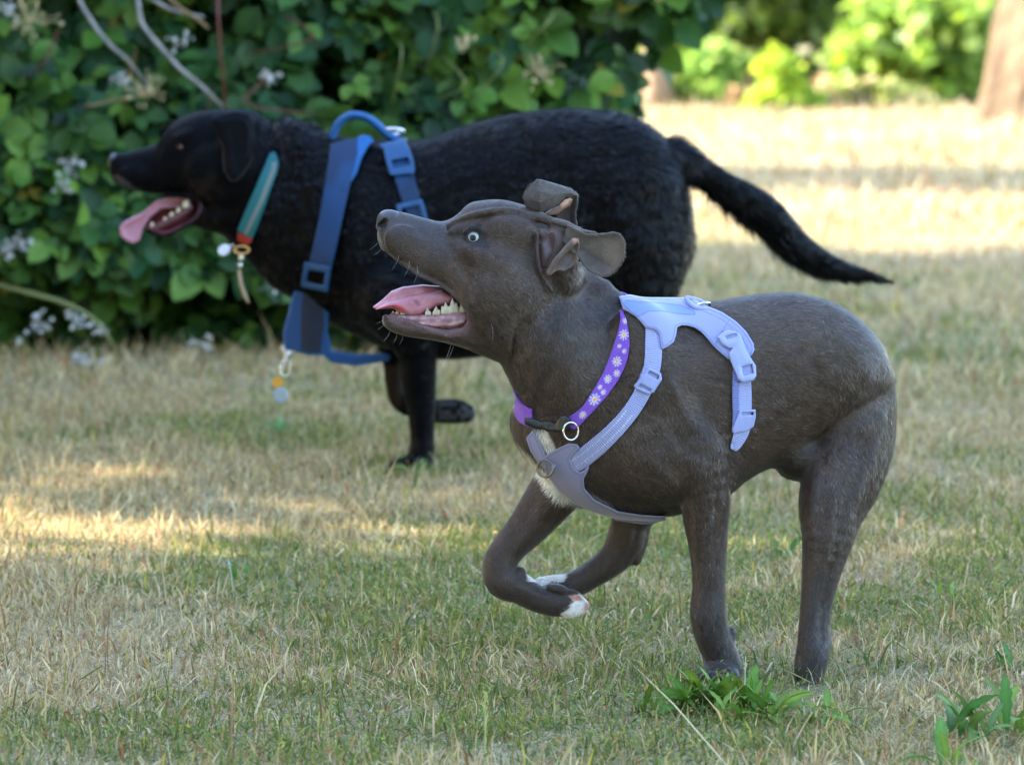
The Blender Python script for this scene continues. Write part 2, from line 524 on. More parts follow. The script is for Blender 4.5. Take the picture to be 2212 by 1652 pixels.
def fur_mesh(name, sp, V, Q, n, flow, length, width, mat, parent, colfn, seed=1, lift=0.25, mask=None, jitter=0.25, nrm_mix=0.25, curl=0.0, clump=0.25, var=0.25, cstretch=np.array([1., 1, 1])):
    """short coat: n tapered hairs on the body surface, V/Q in local space"""
    rng = np.random.default_rng(seed)
    T = np.concatenate([Q[:, [0, 1, 2]], Q[:, [0, 2, 3]]])
    a, b, c = V[T[:, 0]], V[T[:, 1]], V[T[:, 2]]
    fn = np.cross(b - a, c - a); ar = np.linalg.norm(fn, axis=1)
    cen = (a + b + c) / 3; wt = ar.copy()
    # vertex normals
    vn = np.zeros_like(V)
    for k in range(3): np.add.at(vn, T[:, k], fn)
    vn /= np.linalg.norm(vn, axis=1)[:, None] + 1e-9
    if mask is not None: wt = wt * mask(cen, *sp.uv(cen))
    ti = rng.choice(len(T), n, p=wt / wt.sum())
    r1, r2 = np.sqrt(rng.random(n)), rng.random(n)
    bc = np.stack([1 - r1, r1 * (1 - r2), r1 * r2], 1)[:, :, None]
    P = (V[T[ti]] * bc).sum(1); Nn = (vn[T[ti]] * bc).sum(1); Nn /= np.linalg.norm(Nn, axis=1)[:, None] + 1e-9
    u, v = sp.uv(P); cs_ = cstretch(u, v) if callable(cstretch) else cstretch
    fl = np.array(flow, float)
    d2 = (u[:, None] - fl[None, :, 0]) ** 2 + (v[:, None] - fl[None, :, 1]) ** 2 + 400
    wgt = d2 ** -1.5; wgt /= wgt.sum(1)[:, None]
    D = np.stack([wgt @ fl[:, 2], wgt @ fl[:, 3], (wgt @ fl[:, 4]) if fl.shape[1] > 4 else np.zeros(n)], 1)
    # wander in clumps
    ang = (vnoise(P, 0.03, 9) - 0.5) * 1.2 + (vnoise(P, 0.12, 10) - 0.5) * 0.8 * (1 + curl)
    ca, sa = np.cos(ang), np.sin(ang)
    D = np.stack([D[:, 0] * ca - D[:, 1] * sa, D[:, 0] * sa + D[:, 1] * ca, D[:, 2]], 1)
    D += rng.normal(0, jitter, (n, 3))
    D -= Nn * (D * Nn).sum(1)[:, None]
    D /= np.linalg.norm(D, axis=1)[:, None] + 1e-9
    L = (length(u, v, P) if callable(length) else np.full(n, float(length))) * rng.uniform(0.6, 1.25, n)
    S = np.cross(Nn, D) * (width * rng.uniform(0.7, 1.3, n))[:, None] / 2
    lf = (lift(u, v) if callable(lift) else lift) * rng.uniform(0.5, 1.5, n)
    P0 = P - Nn * 0.6
    mid = P0 + D * (L * 0.55)[:, None] + Nn * (lf * L * 0.6)[:, None]
    tip = P0 + D * L[:, None] + Nn * (lf * L * 0.75)[:, None]
    VV = np.stack([P0 - S, P0 + S, mid + S * 0.7, mid - S * 0.7, tip], 1)
    k = np.arange(n)[:, None] * 5
    quads = k + np.array([[3, 2, 1, 0]]); tris = k + np.array([[4, 2, 3]])
    P_ = P * cs_; cl_ = np.stack([vnoise(P_, 0.11, s_) - 0.5 for s_ in (71, 72, 73)], 1) * 2 + np.stack([vnoise(P_, 0.3, s_) - 0.5 for s_ in (74, 75, 76)], 1)
    nr = Nn + rng.normal(0, nrm_mix, (n, 3)) + cl_ * clump; nr /= np.linalg.norm(nr, axis=1)[:, None]
    nr = np.repeat(nr, 5, 0)
    base = colfn(P, u, v)
    base = base * np.exp(rng.normal(0, var, n) + 0.45 * (vnoise(P * cs_, 0.2, 61) - 0.5) + 0.4 * (vnoise(P, 0.05, 62) - 0.5))[:, None]
    colr = np.repeat(base, 5, 0)
    colr *= np.tile([0.85, 0.85, 1.0, 1.0, 1.2], n)[:, None]
    return put(name, sp.world(VV.reshape(-1, 3)), [quads, tris], mat, parent, col=colr, normals=nr * np.array([1, 1, 1]) @ np.array([[1, 0, 0], [0, 0, -1], [0, 1, 0]]))

M_coat = mat_new('grey_coat', rough=0.62, spec=0.35, attr='Col', noise=(60, 0.18), bump=(260, 0.35, 0.002), sheen=0.25)
M_fur = mat_new('grey_fur', rough=0.40, spec=0.5, attr='Col')
M_wet = mat_new('wet_skin', rough=0.22, spec=0.6, attr='Col', noise=(90, 0.2), bump=(160, 0.4, 0.0015))
M_tongue = mat_new('tongue_skin', rough=0.4, spec=0.5, attr='Col', noise=(70, 0.12), bump=(220, 0.4, 0.0015))
M_nose = mat_new('nose_leather', rough=0.38, spec=0.5, attr='Col', bump=(420, 0.7, 0.001))
M_tooth = mat_new('tooth_enamel', (0.50, 0.44, 0.32), rough=0.25, spec=0.5, noise=(90, 0.12))
M_eye = mat_new('eyeball', rough=0.06, spec=0.45, attr='Col')
M_hairwhite = mat_new('whisker_hair', (0.5, 0.48, 0.45), rough=0.4)
M_metal = mat_new('ring_metal', (0.62, 0.6, 0.57), rough=0.25, metal=1.0)
M_darkmetal = mat_new('dark_ring_metal', (0.2, 0.18, 0.17), rough=0.35, metal=1.0)

G = Space(7.0)
gb = Model(G)
# torso
gb.loft([(1103, 892, 930, 60, 22), (1113, 868, 957, 56, 52), (1130, 835, 985, 50, 74), (1157, 795, 1011, 42, 95), (1209, 745, 1055, 30, 116),
         (1260, 712, 1086, 18, 128), (1320, 672, 1106, 8, 134), (1387, 656, 1114, 0, 136), (1440, 654, 1114, -2, 136), (1480, 655, 1107, -2, 135),
         (1530, 653, 1092, 0, 133), (1579, 645, 1066, 2, 130), (1610, 640, 1040, 4, 126), (1651, 635, 1016, 6, 121), (1703, 632, 996, 6, 118),
         (1749, 638, 964, 4, 118), (1807, 657, 928, 2, 118), (1865, 697, 888, 2, 108), (1905, 745, 856, 6, 78), (1925, 790, 842, 8, 38), (1933, 812, 832, 8, 8)], k=10, n=2.2)
# neck
gb.chain([(1118, 665, 0, 92), (1170, 708, -4, 112), (1225, 765, -6, 138), (1290, 835, 0, 150)], k=26, ws=1.18, sub=3)
gb.ell(1215, 600, -30, 44, 52, 60, 20)
gb.chain([(1250, 590, 10, 20), (1290, 640, 8, 40), (1330, 700, 4, 60)], k=30)
# near shoulder and front leg
gb.ell(1405, 800, -98, 75, 150, 40, 40, rot=-18)
gb.ell(1440, 985, -100, 95, 95, 48, 36)
gb.ell(1520, 965, -98, 60, 80, 42, 16, rot=-20)
gb.chain([(1505, 985, -88, 68), (1524, 1060, -84, 56), (1525, 1122, -80, 49), (1529, 1175, -76, 42), (1531, 1225, -74, 37), (1531, 1270, -72, 35.5), (1530, 1322, -70, 40),
          (1538, 1368, -66, 38.5), (1556, 1412, -58, 38), (1566, 1440, -56, 38)], k=14, sub=3)
gb.ell(1550, 1455, -86, 44, 22, 52, 14)
for i, (du, dw) in enumerate(((-34, -108), (-12, -130), (12, -132), (32, -112))): gb.ell(1552 + du, 1462, dw, 13, 15, 24, 5)
gb.ell(1578, 1368, -60, 12, 16, 12, 8)                         # carpal pad
gb.chain([(1578, 985, -92, 20), (1574, 1040, -88, 16)], k=9)  # elbow
# far front leg, lifted and folded
gb.chain([(1290, 965, 84, 80), (1235, 1020, 88, 66), (1201, 1060, 90, 58), (1172, 1098, 90, 52), (1137, 1142, 88, 44), (1100, 1182, 86, 37.5), (1079, 1220, 84, 38),
          (1087, 1254, 82, 39), (1122, 1270, 80, 35), (1160, 1293, 78, 29.5), (1198, 1300, 76, 32), (1232, 1306, 76, 27), (1252, 1308, 76, 20)], k=10, sub=3)
gb.ell(1124, 1234, 74, 13, 11, 13, 6)
gb.ell(1205, 1272, 62, 26, 12, 20, 5, rot=15); gb.ell(1245, 1286, 66, 22, 10, 13, 4, rot=35); gb.ell(1236, 1322, 66, 24, 12, 13, 4, rot=-12); gb.ell(1262, 1306, 72, 12, 11, 12, 4)
# near hind leg
gb.ell(1852, 880, 0, 82, 120, 60, 9, rot=8)
gb.ell(1850, 860, 60, 80, 150, 60, 30)
gb.chain([(1856, 850, 12, 78), (1844, 905, 14, 93), (1838, 965, 2, 92), (1820, 1030, -26, 86), (1799, 1088, -56, 74), (1789, 1157, -84, 57), (1778, 1215, -92, 46),
          (1766, 1284, -102, 36), (1759, 1340, -110, 33), (1757, 1400, -118, 36), (1750, 1440, -122, 35), (1746, 1478, -134, 27)], k=9, sub=3)
gb.chain([(1822, 1090, -50, 10), (1808, 1140, -66, 18), (1797, 1190, -78, 21), (1785, 1260, -90, 15), (1778, 1330, -98, 12), (1782, 1392, -108, 14)], k=14, sub=3)     # tendon
gb.ell(1738, 1492, -158, 34, 16, 46, 12)
for du, dw in ((-24, -186), (-6, -202), (14, -200), (30, -184)): gb.ell(1738 + du, 1498, dw, 11, 12, 20, 4)
# far hind leg reaching forward under the belly
gb.chain([(1800, 860, 60, 90), (1690, 930, 92, 62), (1560, 1000, 110, 50), (1440, 1060, 116, 46), (1366, 1120, 118, 40), (1352, 1164, 118, 42), (1328, 1204, 118, 36), (1275, 1243, 118, 30),
          (1234, 1264, 118, 29), (1195, 1268, 118, 27), (1168, 1262, 118, 17)], k=10, sub=3)
gb.chain([(1398, 1120, 122, 11), (1390, 1170, 122, 11), (1374, 1208, 120, 13)], k=7)
# sheath, belly, tail
gb.ell(1715, 1018, 10, 34, 17, 20, 12, rot=12)
gb.chain([(1876, 790, 40, 32), (1902, 835, 120, 17), (1885, 890, 190, 9)], k=20)
gb.ell(1730, 985, -10, 60, 50, 60, 20)
# flank fold, ribs, shoulder folds
gb.chain([(1757, 966, -100, 2), (1800, 935, -108, 2), (1850, 900, -100, 2), (1900, 866, -80, 2)], k=5, op='g')
gb.chain([(1790, 985, -96, 5), (1840, 935, -100, 5), (1905, 890, -80, 3)], k=-5, op='g')
gb.chain([(1580, 960, -120, 3), (1583, 1000, -110, 4), (1579, 1060, -95, 3)], k=6, op='g')
gb.chain([(1790, 1225, -128, 3), (1776, 1300, -134, 3), (1774, 1380, -142, 3)], k=7, op='g')
gb.chain([(1755, 1180, -140, 2), (1752, 1300, -140, 3), (1750, 1400, -150, 2)], k=-1.6, op='g')
gb.chain([(1430, 900, -150, 5), (1475, 960, -150, 8), (1535, 990, -140, 6)], k=3, op='g')
gb.chain([(1480, 830, -145, 4), (1530, 900, -145, 6), (1560, 960, -138, 4)], k=2.5, op='g')
gb.chain([(1205, 620, -98, 4), (1206, 690, -112, 5), (1190, 770, -128, 5), (1165, 830, -118, 4), (1150, 880, -100, 3)], k=7, op='g')
gb.chain([(1250, 640, -108, 8), (1255, 720, -126, 8), (1230, 820, -138, 6)], k=-3, op='g')
gb.chain([(1120, 800, -110, 5), (1140, 850, -112, 5), (1180, 900, -120, 4)], k=4, op='g')

# muscle and bone
gb.chain([(1395, 700, -150, 3), (1372, 790, -158, 5), (1378, 880, -158, 6), (1420, 960, -155, 5)], k=4, op='g')
gb.chain([(1470, 720, -150, 3), (1478, 800, -150, 5), (1530, 880, -148, 6)], k=4.5, op='g')
gb.chain([(1440, 790, -158, 10), (1480, 890, -160, 14), (1540, 950, -150, 10)], k=-4.5, op='g')
gb.chain([(1400, 1000, -160, 10), (1450, 1040, -150, 10), (1480, 1100, -135, 8)], k=-3, op='g')
gb.chain([(1545, 1030, -140, 4), (1545, 1110, -128, 3), (1548, 1220, -112, 2)], k=4, op='g')
gb.chain([(1508, 1020, -150, 8), (1508, 1110, -128, 8), (1512, 1200, -112, 5)], k=-3.5, op='g')
gb.chain([(1498, 1300, -104, 3), (1508, 1340, -108, 5), (1520, 1370, -106, 4)], k=-3, op='g')
for i_, (a_, b_) in enumerate([(1640, 700), (1672, 705), (1704, 712)]): gb.chain([(a_, b_ + 40, -128, 4), (a_ + 6, b_ + 130, -134, 6), (a_ - 20, b_ + 230, -125, 4)], k=1.8, op='g')
gb.chain([(1790, 720, -96, 8), (1840, 760, -104, 12), (1880, 820, -100, 10)], k=-3.5, op='g')
gb.chain([(1740, 760, -120, 8), (1770, 830, -128, 8), (1830, 860, -124, 6)], k=3.5, op='g')
gb.chain([(1905, 900, -60, 8), (1888, 980, -80, 8), (1852, 1070, -112, 8), (1825, 1140, -122, 5)], k=-4, op='g')
gb.chain([(1862, 950, -92, 5), (1840, 1040, -116, 5), (1812, 1120, -128, 4), (1796, 1200, -130, 3)], k=4.5, op='g')
gb.chain([(1768, 1000, -80, 8), (1756, 1080, -112, 9), (1756, 1150, -130, 7)], k=-4, op='g')
gb.chain([(1796, 1060, -124, 6), (1790, 1150, -136, 7), (1776, 1230, -136, 5)], k=-3.5, op='g')
gb.chain([(1150, 1090, 40, 5), (1115, 1150, 45, 5), (1098, 1200, 45, 4)], k=4, op='g')
gb.chain([(1190, 1080, 32, 8), (1160, 1130, 40, 7), (1125, 1180, 44, 5)], k=-4, op='g')
gb.chain([(1378, 1125, 84, 3), (1368, 1175, 84, 3), (1350, 1215, 84, 3)], k=6, op='g')
gb.chain([(1100, 1250, 46, 5), (1130, 1272, 46, 4), (1180, 1290, 46, 3)], k=-3, op='g')
gb.chain([(1205, 1282, 44, 2), (1235, 1290, 44, 2), (1262, 1298, 50, 2)], k=5, op='g')
gb.chain([(1215, 1312, 46, 2), (1245, 1308, 46, 2), (1268, 1306, 54, 2)], k=5, op='g')
gb_body_only = len(gb.pr)
# head: skull and upper muzzle
gb.loft([(816, 478, 516, -4, 14), (822, 464, 534, -4, 24), (836, 455, 550, -5, 32), (858, 457, 569, -6, 38), (885, 463, 590, -7, 43), (914, 471, 606, -8, 47),
         (948, 479, 620, -8, 54), (970, 475, 640, -8, 62), (990, 462, 664, -8, 70), (1012, 442, 690, -8, 78), (1040, 435, 712, -8, 86), (1080, 433, 728, -8, 92), (1120, 441, 735, -6, 92),
         (1160, 455, 725, -4, 88), (1205, 478, 700, 0, 76), (1240, 515, 650, 0, 50)], k=10, n=2.25, roll=0.16)
# lower jaw
gb.loft([(826, 682, 697, -6, 14), (835, 681, 708, -6, 28), (852, 684, 718, -6, 36), (883, 692, 727, -6, 42), (926, 700, 733, -6, 48), (964, 704, 740, -6, 58),
         (1013, 680, 755, -6, 70), (1060, 640, 775, -4, 86), (1100, 620, 790, -4, 95)], k=9, n=2.4)
gb.chain([(833, 684, -28, 5), (880, 696, -42, 7), (926, 712, -50, 8), (968, 722, -58, 8), (1000, 716, -68, 8), (1014, 694, -74, 7), (1008, 668, -74, 6), (985, 642, -66, 6), (955, 622, -56, 6), (905, 598, -48, 7), (860, 566, -38, 7)], k=8)   # lips
gb.ell(1075, 650, -82, 74, 66, 22, 30, rot=20)                    # cheek
gb.ell(1058, 560, -82, 60, 20, 14, 22, rot=24)                    # cheekbone
gb.ell(1110, 500, -70, 60, 34, 18, 24, rot=12)                    # temple
gb.ell(1000, 492, -50, 34, 12, 14, 12, rot=-20)                   # brow
gb.chain([(968, 487, -42, 5), (1016, 466, -56, 7), (1086, 455, -56, 8), (1143, 467, -58, 9), (1201, 481, -66, 9), (1246, 497, -80, 8)], k=9, sub=3)
gb.chain([(985, 480, -26, 2), (1040, 448, -34, 4), (1110, 446, -36, 4), (1160, 458, -40, 3)], k=2, op='g')
gb.ell(870, 520, -44, 38, 34, 10, 16)                             # whisker pad
gb.chain([(960, 520, -60, 4), (985, 560, -72, 6), (1010, 600, -84, 5)], k=3.5, op='g')
gb.chain([(880, 497, -44, 3), (940, 512, -56, 4)], k=2.5, op='g')
gb.ell(1093, 628, -104, 5, 10, 4, 3, rot=-10)
gb.chain([(1035, 660, -96, 3), (1045, 700, -94, 3), (1040, 735, -86, 2)], k=3, op='g')
gb.chain([(1060, 690, -100, 3), (1080, 720, -98, 3)], k=-2.5, op='g')
# mouth opening
MOUTH = [(820, 690), (822, 655), (850, 600), (900, 608), (945, 619), (968, 634), (991, 655), (1007, 677), (1010, 697), (998, 711), (970, 714), (941, 708), (912, 697), (880, 684), (850, 676), (835, 676)]
gb.prism([(862, 690), (900, 664), (950, 640), (985, 640), (1015, 660), (1015, 712), (950, 716), (880, 700)], 10, 40, rnd=4, k=3)
gb.prism([(812, 676), (812, 560), (826, 545), (860, 572), (900, 600), (945, 619), (968, 634), (991, 655), (1007, 677), (1010, 697), (998, 711), (970, 714), (941, 708), (912, 700), (880, 688), (850, 681), (832, 678)],
         -220, 16, rnd=6, k=5, op='s')
gb.chain([(819, 490, -20, 8), (827, 485, -24, 9), (832, 478, -26, 7)], k=3, op='s')
# ear root and ear canal
gb.ell(1205, 545, -66, 44, 56, 34, 18)
gb.ell(1180, 538, -108, 19, 42, 30, 6, op='s', rot=14)
gb.chain([(1160, 505, -92, 4), (1158, 545, -98, 4), (1168, 590, -98, 4), (1190, 625, -98, 4)], k=6)
# eye socket
eye_w = float(surfw(gb, 1023, 513)[0]) + 14.5
gb.ell(1026, 516, eye_w - 6, 27, 23, 16, 8, op='g'); gb.pr[-1] = gb.pr[-1][:3] + (2.5, 'g')
gb.ell(1024, 514, eye_w, 17.5, 17.5, 17.5, 3, op='s')
lid = [(1009, 504), (1015, 499), (1024, 497.5), (1033, 501), (1039, 510), (1043, 521), (1045, 530), (1034, 529), (1023, 526.5), (1014, 522), (1009, 514)]
lid = [(1024 + (a - 1024) * 1.14, 513 + (b - 513) * 1.14) for a, b in lid]
lw = [eye_w - 17.5 + ((a - 1024) ** 2 + (b - 513) ** 2) / 40 for a, b in lid]
gb.chain([(a, b, w, 3.8) for (a, b), w in zip(lid + lid[:1], lw + lw[:1])], k=3)
gb.chain([(1006, 500, eye_w - 12, 3), (1018, 492, eye_w - 14, 4), (1032, 492, eye_w - 13, 4), (1044, 504, eye_w - 10, 3)], k=6)
gb.chain([(1000, 505, eye_w - 8, 2), (1020, 486, eye_w - 8, 2.5), (1042, 494, eye_w - 8, 2), (1054, 520, eye_w - 6, 2)], k=-2.2, op='g')

# collar plane (also where the finely and the coarsely sampled halves of the body meet)
cA = G.L(1348, 664, 12); cB = G.L(1332, 812, -118); cC = G.L(1122, 890, -20)
cn = np.cross(cB - cA, cC - cA); cn /= np.linalg.norm(cn)
if cn[0] > 0: cn = -cn               # points to the head
cd = float(cn @ cA)

def grey_col(P, u, v):
    n = len(P)
    c = np.tile(np.array([0.047, 0.0295, 0.0220]), (n, 1))
    mottle = vnoise(P, 0.02, 3)  # random tone variation of the coat
    c *= (0.85 + 0.3 * mottle)[:, None]
    c = mixc(c, (0.080, 0.054, 0.040), 0.35 * sstep(0.5, 0.8, vnoise(P, 0.016, 8)))
    # darker bluish skin on muzzle top, lower legs
    c = mixc(c, (0.026, 0.021, 0.022), sstep(1080, 1400, v) * 0.85)
    c = mixc(c, (0.042, 0.034, 0.035), poly_mask([(815, 500), (850, 450), (960, 478), (1010, 500), (960, 560), (900, 520)], u, v, 25))
    c = mixc(c, (0.028, 0.018, 0.013), 0.75 * poly_mask([(1195, 570), (1240, 600), (1215, 700), (1190, 800), (1150, 900), (1135, 880), (1175, 760), (1185, 660)], u, v, 12))  # neck fold below the ear: its shadow line painted darker
    # chest blaze, toes, pad edge: white hair
    f = vnoise(P, 0.25, 4) * 14 - 7
    near = P[:, 2] < 90
    for poly, s in (([(1080, 826), (1106, 846), (1132, 878), (1156, 902), (1142, 910), (1112, 886), (1090, 856)], 5), ([(1150, 925), (1180, 930), (1205, 975), (1190, 992), (1165, 960)], 4),
                    ([(1118, 960), (1165, 1005), (1215, 1052), (1260, 1100), (1200, 1080), (1140, 1010)], 6),
                    ([(1256, 1052), (1290, 1072), (1330, 1098), (1318, 1104), (1270, 1080)], 4)):
        c = mixc(c, (0.62, 0.58, 0.52), poly_mask(poly, u + f * .6, v + f, s) * near)
    toe = poly_mask([(1196, 1352), (1212, 1326), (1236, 1306), (1240, 1288), (1252, 1284), (1285, 1300), (1275, 1345), (1215, 1350)], u + f * .5, v + f * .5, 3)
    c = mixc(c, (0.62, 0.58, 0.55), toe * (P[:, 2] < 110))
    c = mixc(c, (0.60, 0.57, 0.53), poly_mask([(1140, 1235), (1225, 1240), (1216, 1262), (1195, 1254), (1160, 1285), (1140, 1270)], u + f * .5, v + f * .3, 4) * ((P[:, 2] > 95) | (v < 1256)))
    c = mixc(c, (0.42, 0.22, 0.2), poly_mask([(1228, 1286), (1252, 1284), (1262, 1296), (1240, 1298)], u, v, 3))
    c = mixc(c, (0.42, 0.22, 0.2), poly_mask([(1262, 1300), (1278, 1302), (1274, 1320), (1262, 1318)], u, v, 3))
    c = mixc(c, (0.008, 0.006, 0.007), poly_mask([(812, 496), (814, 482), (828, 468), (840, 474), (836, 492), (824, 500)], u, v, 2) * (P[:, 2] < 0))
    c = mixc(c, (0.084, 0.068, 0.058), 0.5 * poly_mask([(1540, 640), (1760, 630), (1880, 700), (1930, 820), (1925, 960), (1880, 920), (1820, 800), (1700, 740), (1560, 720)], u, v, 45))  # back and rump lightened: grey hair tips plus sky sheen put into the colour
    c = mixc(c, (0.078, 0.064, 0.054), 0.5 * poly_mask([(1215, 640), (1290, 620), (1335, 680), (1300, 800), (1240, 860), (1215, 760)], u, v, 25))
    # muzzle specks
    sp_ = (vnoise(P, 0.28, 12) > 0.8) * poly_mask([(860, 515), (925, 545), (930, 580), (890, 575), (860, 545)], u, v, 8)
    c = mixc(c, (0.02, 0.018, 0.018), sp_ * 0.9)
    c = mixc(c, (0.30, 0.28, 0.27), 0.6 * poly_mask([(810, 500), (818, 500), (828, 540), (822, 545), (810, 525)], u, v, 4))
    c = mixc(c, (0.026, 0.017, 0.013), 0.6 * poly_mask([(1190, 980), (1300, 1040), (1440, 1070), (1480, 1130), (1300, 1110), (1200, 1040)], u, v, 25))  # lower chest: underside shade put into the coat colour
    c = mixc(c, (0.024, 0.016, 0.012), 0.75 * poly_mask([(1590, 1030), (1650, 1000), (1750, 950), (1800, 915), (1810, 935), (1760, 985), (1740, 1040), (1660, 1030), (1600, 1060)], u, v, 12))  # belly edge and flank crease darkened, shade painted into the coat
    # mouth lining, lips
    dm = poly_sd(np.array(MOUTH, float), u, v)
    inner = (dm < 1.5) & (P[:, 0] < 9999) & (P[:, 2] > -45)
    c = np.where(inner[:, None], np.array([0.20, 0.06, 0.06]), c)
    lipd = (np.abs(dm + 1) < 6) & (P[:, 2] < -20)
    c = mixc(c, (0.06, 0.036, 0.038), lipd * 0.85)
    low = poly_mask([(835, 676), (880, 690), (926, 704), (968, 714), (1000, 708), (1010, 690), (1022, 700), (1004, 726), (965, 727), (915, 718), (870, 705), (838, 694)], u, v, 3) * (P[:, 2] < -10)
    c = mixc(c, (0.13, 0.075, 0.08), low * 0.8)
    c = mixc(c, (0.35, 0.34, 0.33), 0.5 * poly_mask([(826, 692), (834, 708), (852, 718), (842, 722), (822, 700)], u, v, 4))
    # ear canal
    ec = poly_mask([(1164, 492), (1205, 497), (1218, 512), (1196, 545), (1184, 585), (1170, 582), (1162, 550)], u, v, 5) * (P[:, 2] < -60)
    c = mixc(c, (0.09, 0.055, 0.05), ec * 0.9)
    c = mixc(c, (0.012, 0.010, 0.010), 0.95 * poly_mask([(1000, 504), (1013, 488), (1038, 488), (1050, 512), (1058, 538), (1030, 537), (1008, 530)], u, v, 3.5) * (v < 540))
    return c

def relax(V, Q, it, keep=None):
    """light smoothing of the sampled surface; vertices near the collar cut stay put"""
    E = np.concatenate([Q[:, [0, 1]], Q[:, [1, 2]], Q[:, [2, 3]], Q[:, [3, 0]]]); E = np.concatenate([E, E[:, ::-1]])
    n = len(V); cnt = np.bincount(E[:, 0], minlength=n)[:, None]
    f = 1.0 if keep is None else sstep(3, 14, np.abs(keep))[:, None]
    for _ in range(it):
        for lam in (0.5, -0.35):
            A = np.stack([np.bincount(E[:, 0], weights=V[E[:, 1], k], minlength=n) for k in range(3)], 1) / np.maximum(cnt, 1)
            V = V + (A - V) * lam * f
    return V
def build_grey():
    root = thing('dog', 'short-haired grey-brown dog running with head raised, mouth open, in a lilac harness', 'dog', tuple(at(1560, 1470, 6.98) * np.array([1, 1, 0])))
    parts = []
    for lo, hi, h, sgn in ((np.array([800., 400., -170.]) - [1106, 0, 0], None, 2.0, 1), (None, None, 3.6, -1)):
        if sgn > 0:
            lo = G.L(805, 425, -150); hi = G.L(1475, 960, 150); lo = np.minimum(lo, G.L(805, 425, 130)); hi = np.maximum(hi, G.L(1475, 960, -170))
            pr = gb.pr
        else:
            lo = np.minimum(G.L(1030, 620, -230), G.L(1030, 620, 210)); hi = np.maximum(G.L(1950, 1530, -230), G.L(1950, 1530, 210))
        X, Y, Z = grid(lo, hi, h)
        Fv = gb(X, Y, Z)
        pl = (cn[0] * X + cn[1] * Y + cn[2] * Z - cd).astype(np.float32)
        Fv = np.maximum(Fv, -pl if sgn > 0 else pl)
        V, Q = surface_nets(Fv, lo, h); V = relax(V, Q, 4 if sgn < 0 else 1, V @ cn - cd); parts.append((V, Q)); del Fv
    V = np.concatenate([parts[0][0], parts[1][0]]); Q = np.concatenate([parts[0][1], parts[1][1] + len(parts[0][0])])
    u, v = G.uv(V)
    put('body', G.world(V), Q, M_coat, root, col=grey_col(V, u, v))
    return root, V, Q
grey, gV, gQ = build_grey()
print('grey body', len(gV))
# ------------------------------------------------------------------ grey dog: head details
def const(c): return lambda P, u, v: np.tile(np.array(c, float), (len(P), 1))

# nose
m = Model(G)
m.ell(838, 476, -4, 24, 23, 25, 4, rot=10)
m.ell(826, 490, -4, 14, 12, 22, 8)
m.ell(850, 470, -4, 18, 14, 22, 8)
m.chain([(819, 490, -20, 7), (827, 485, -24, 8), (832, 478, -26, 6)], k=3, op='s')
m.chain([(819, 496, -22, 2.5), (838, 497, -30, 2.5), (853, 492, -30, 2)], k=3, op='s')
def nose_col(P, u, v):
    c = np.tile(np.array([0.042, 0.040, 0.047]), (len(P), 1))
    return mixc(c, (0.006, 0.005, 0.006), poly_mask([(818, 485), (828, 474), (835, 478), (832, 492), (822, 496)], u, v, 2) * (P[:, 2] < -8))
solid('nose', m, M_nose, grey, 1.4, colfn=nose_col)

# eye
ec = G.L(1024, 514, eye_w)
gaze = np.array([-0.16, -0.06, -1.0]); gaze /= np.linalg.norm(gaze)
def sphere_pts(c, r, nu=48, nv=32):
    V = []; Q = []
    for i in range(nv + 1):
        for j in range(nu):
            a, b = math.pi * i / nv, 2 * math.pi * j / nu
            V.append((math.sin(a) * math.cos(b), math.cos(a), math.sin(a) * math.sin(b)))
    for i in range(nv):
        for j in range(nu): Q.append((i * nu + j, i * nu + (j + 1) % nu, (i + 1) * nu + (j + 1) % nu, (i + 1) * nu + j))
    return np.array(V) * r + c, np.array(Q)
def eye_make(sp, c, r, g, parent, iris, ring, name='eye', pr=0.36, ir=0.74, white=(0.62, 0.58, 0.58)):
    V, Q = sphere_pts(c, r, 64, 48)
    d = np.linalg.norm((V - c) / r - g, axis=1)       # chord from gaze direction
    cc = np.tile(np.array(white, float), (len(V), 1))
    cc = mixc(cc, ring, 1 - sstep(ir, ir + 0.06, d))
    cc = mixc(cc, iris, 1 - sstep(ir - 0.1, ir - 0.04, d))
    cc = mixc(cc, (0.004, 0.006, 0.012), 1 - sstep(pr, pr + 0.06, d))
    return put(name, sp.world(V), Q, M_eye, parent, col=cc)
eye_make(G, ec, 17.0, gaze, grey, (0.40, 0.44, 0.46), (0.22, 0.21, 0.20), pr=0.40, ir=0.82, white=(0.28, 0.22, 0.22))

# tongue: far half and the near lobe with its crease
m = Model(G)
m.prism([(804, 664), (825, 648), (845, 629), (869, 620), (912, 615), (950, 618), (985, 640), (1000, 662), (960, 668), (900, 664), (850, 657), (818, 667)], -14, 30, rnd=7, k=4)
m.prism([(810, 669), (840, 652), (872, 642), (912, 633), (955, 626), (984, 640), (974, 658), (948, 660), (928, 672), (908, 681), (886, 682), (866, 676), (848, 666), (828, 667)], -40, -4, rnd=8, k=8)
m.chain([(845, 640, -20, 2), (880, 632, -26, 2.5), (920, 625, -28, 2.5), (960, 622, -26, 2)], k=4, op='g')
m.chain([(892, 650, -37, 1), (902, 654, -37, 2), (908, 660, -37, 1)], k=2, op='g')
def tongue_col(P, u, v):
    c = np.tile(np.array([0.40, 0.145, 0.185]), (len(P), 1))
    c = mixc(c, (0.46, 0.21, 0.25), sstep(0.4, 0.7, vnoise(P, 0.06, 2)) * 0.6)
    c = mixc(c, (0.14, 0.06, 0.1), 0.8 * poly_mask([(893, 648), (903, 650), (909, 660), (902, 662), (896, 656)], u, v, 3))
    return mixc(c, (0.40, 0.05, 0.06), poly_mask([(812, 672), (812, 664), (850, 657), (872, 664), (880, 674), (860, 672), (845, 662)], u, v, 3))
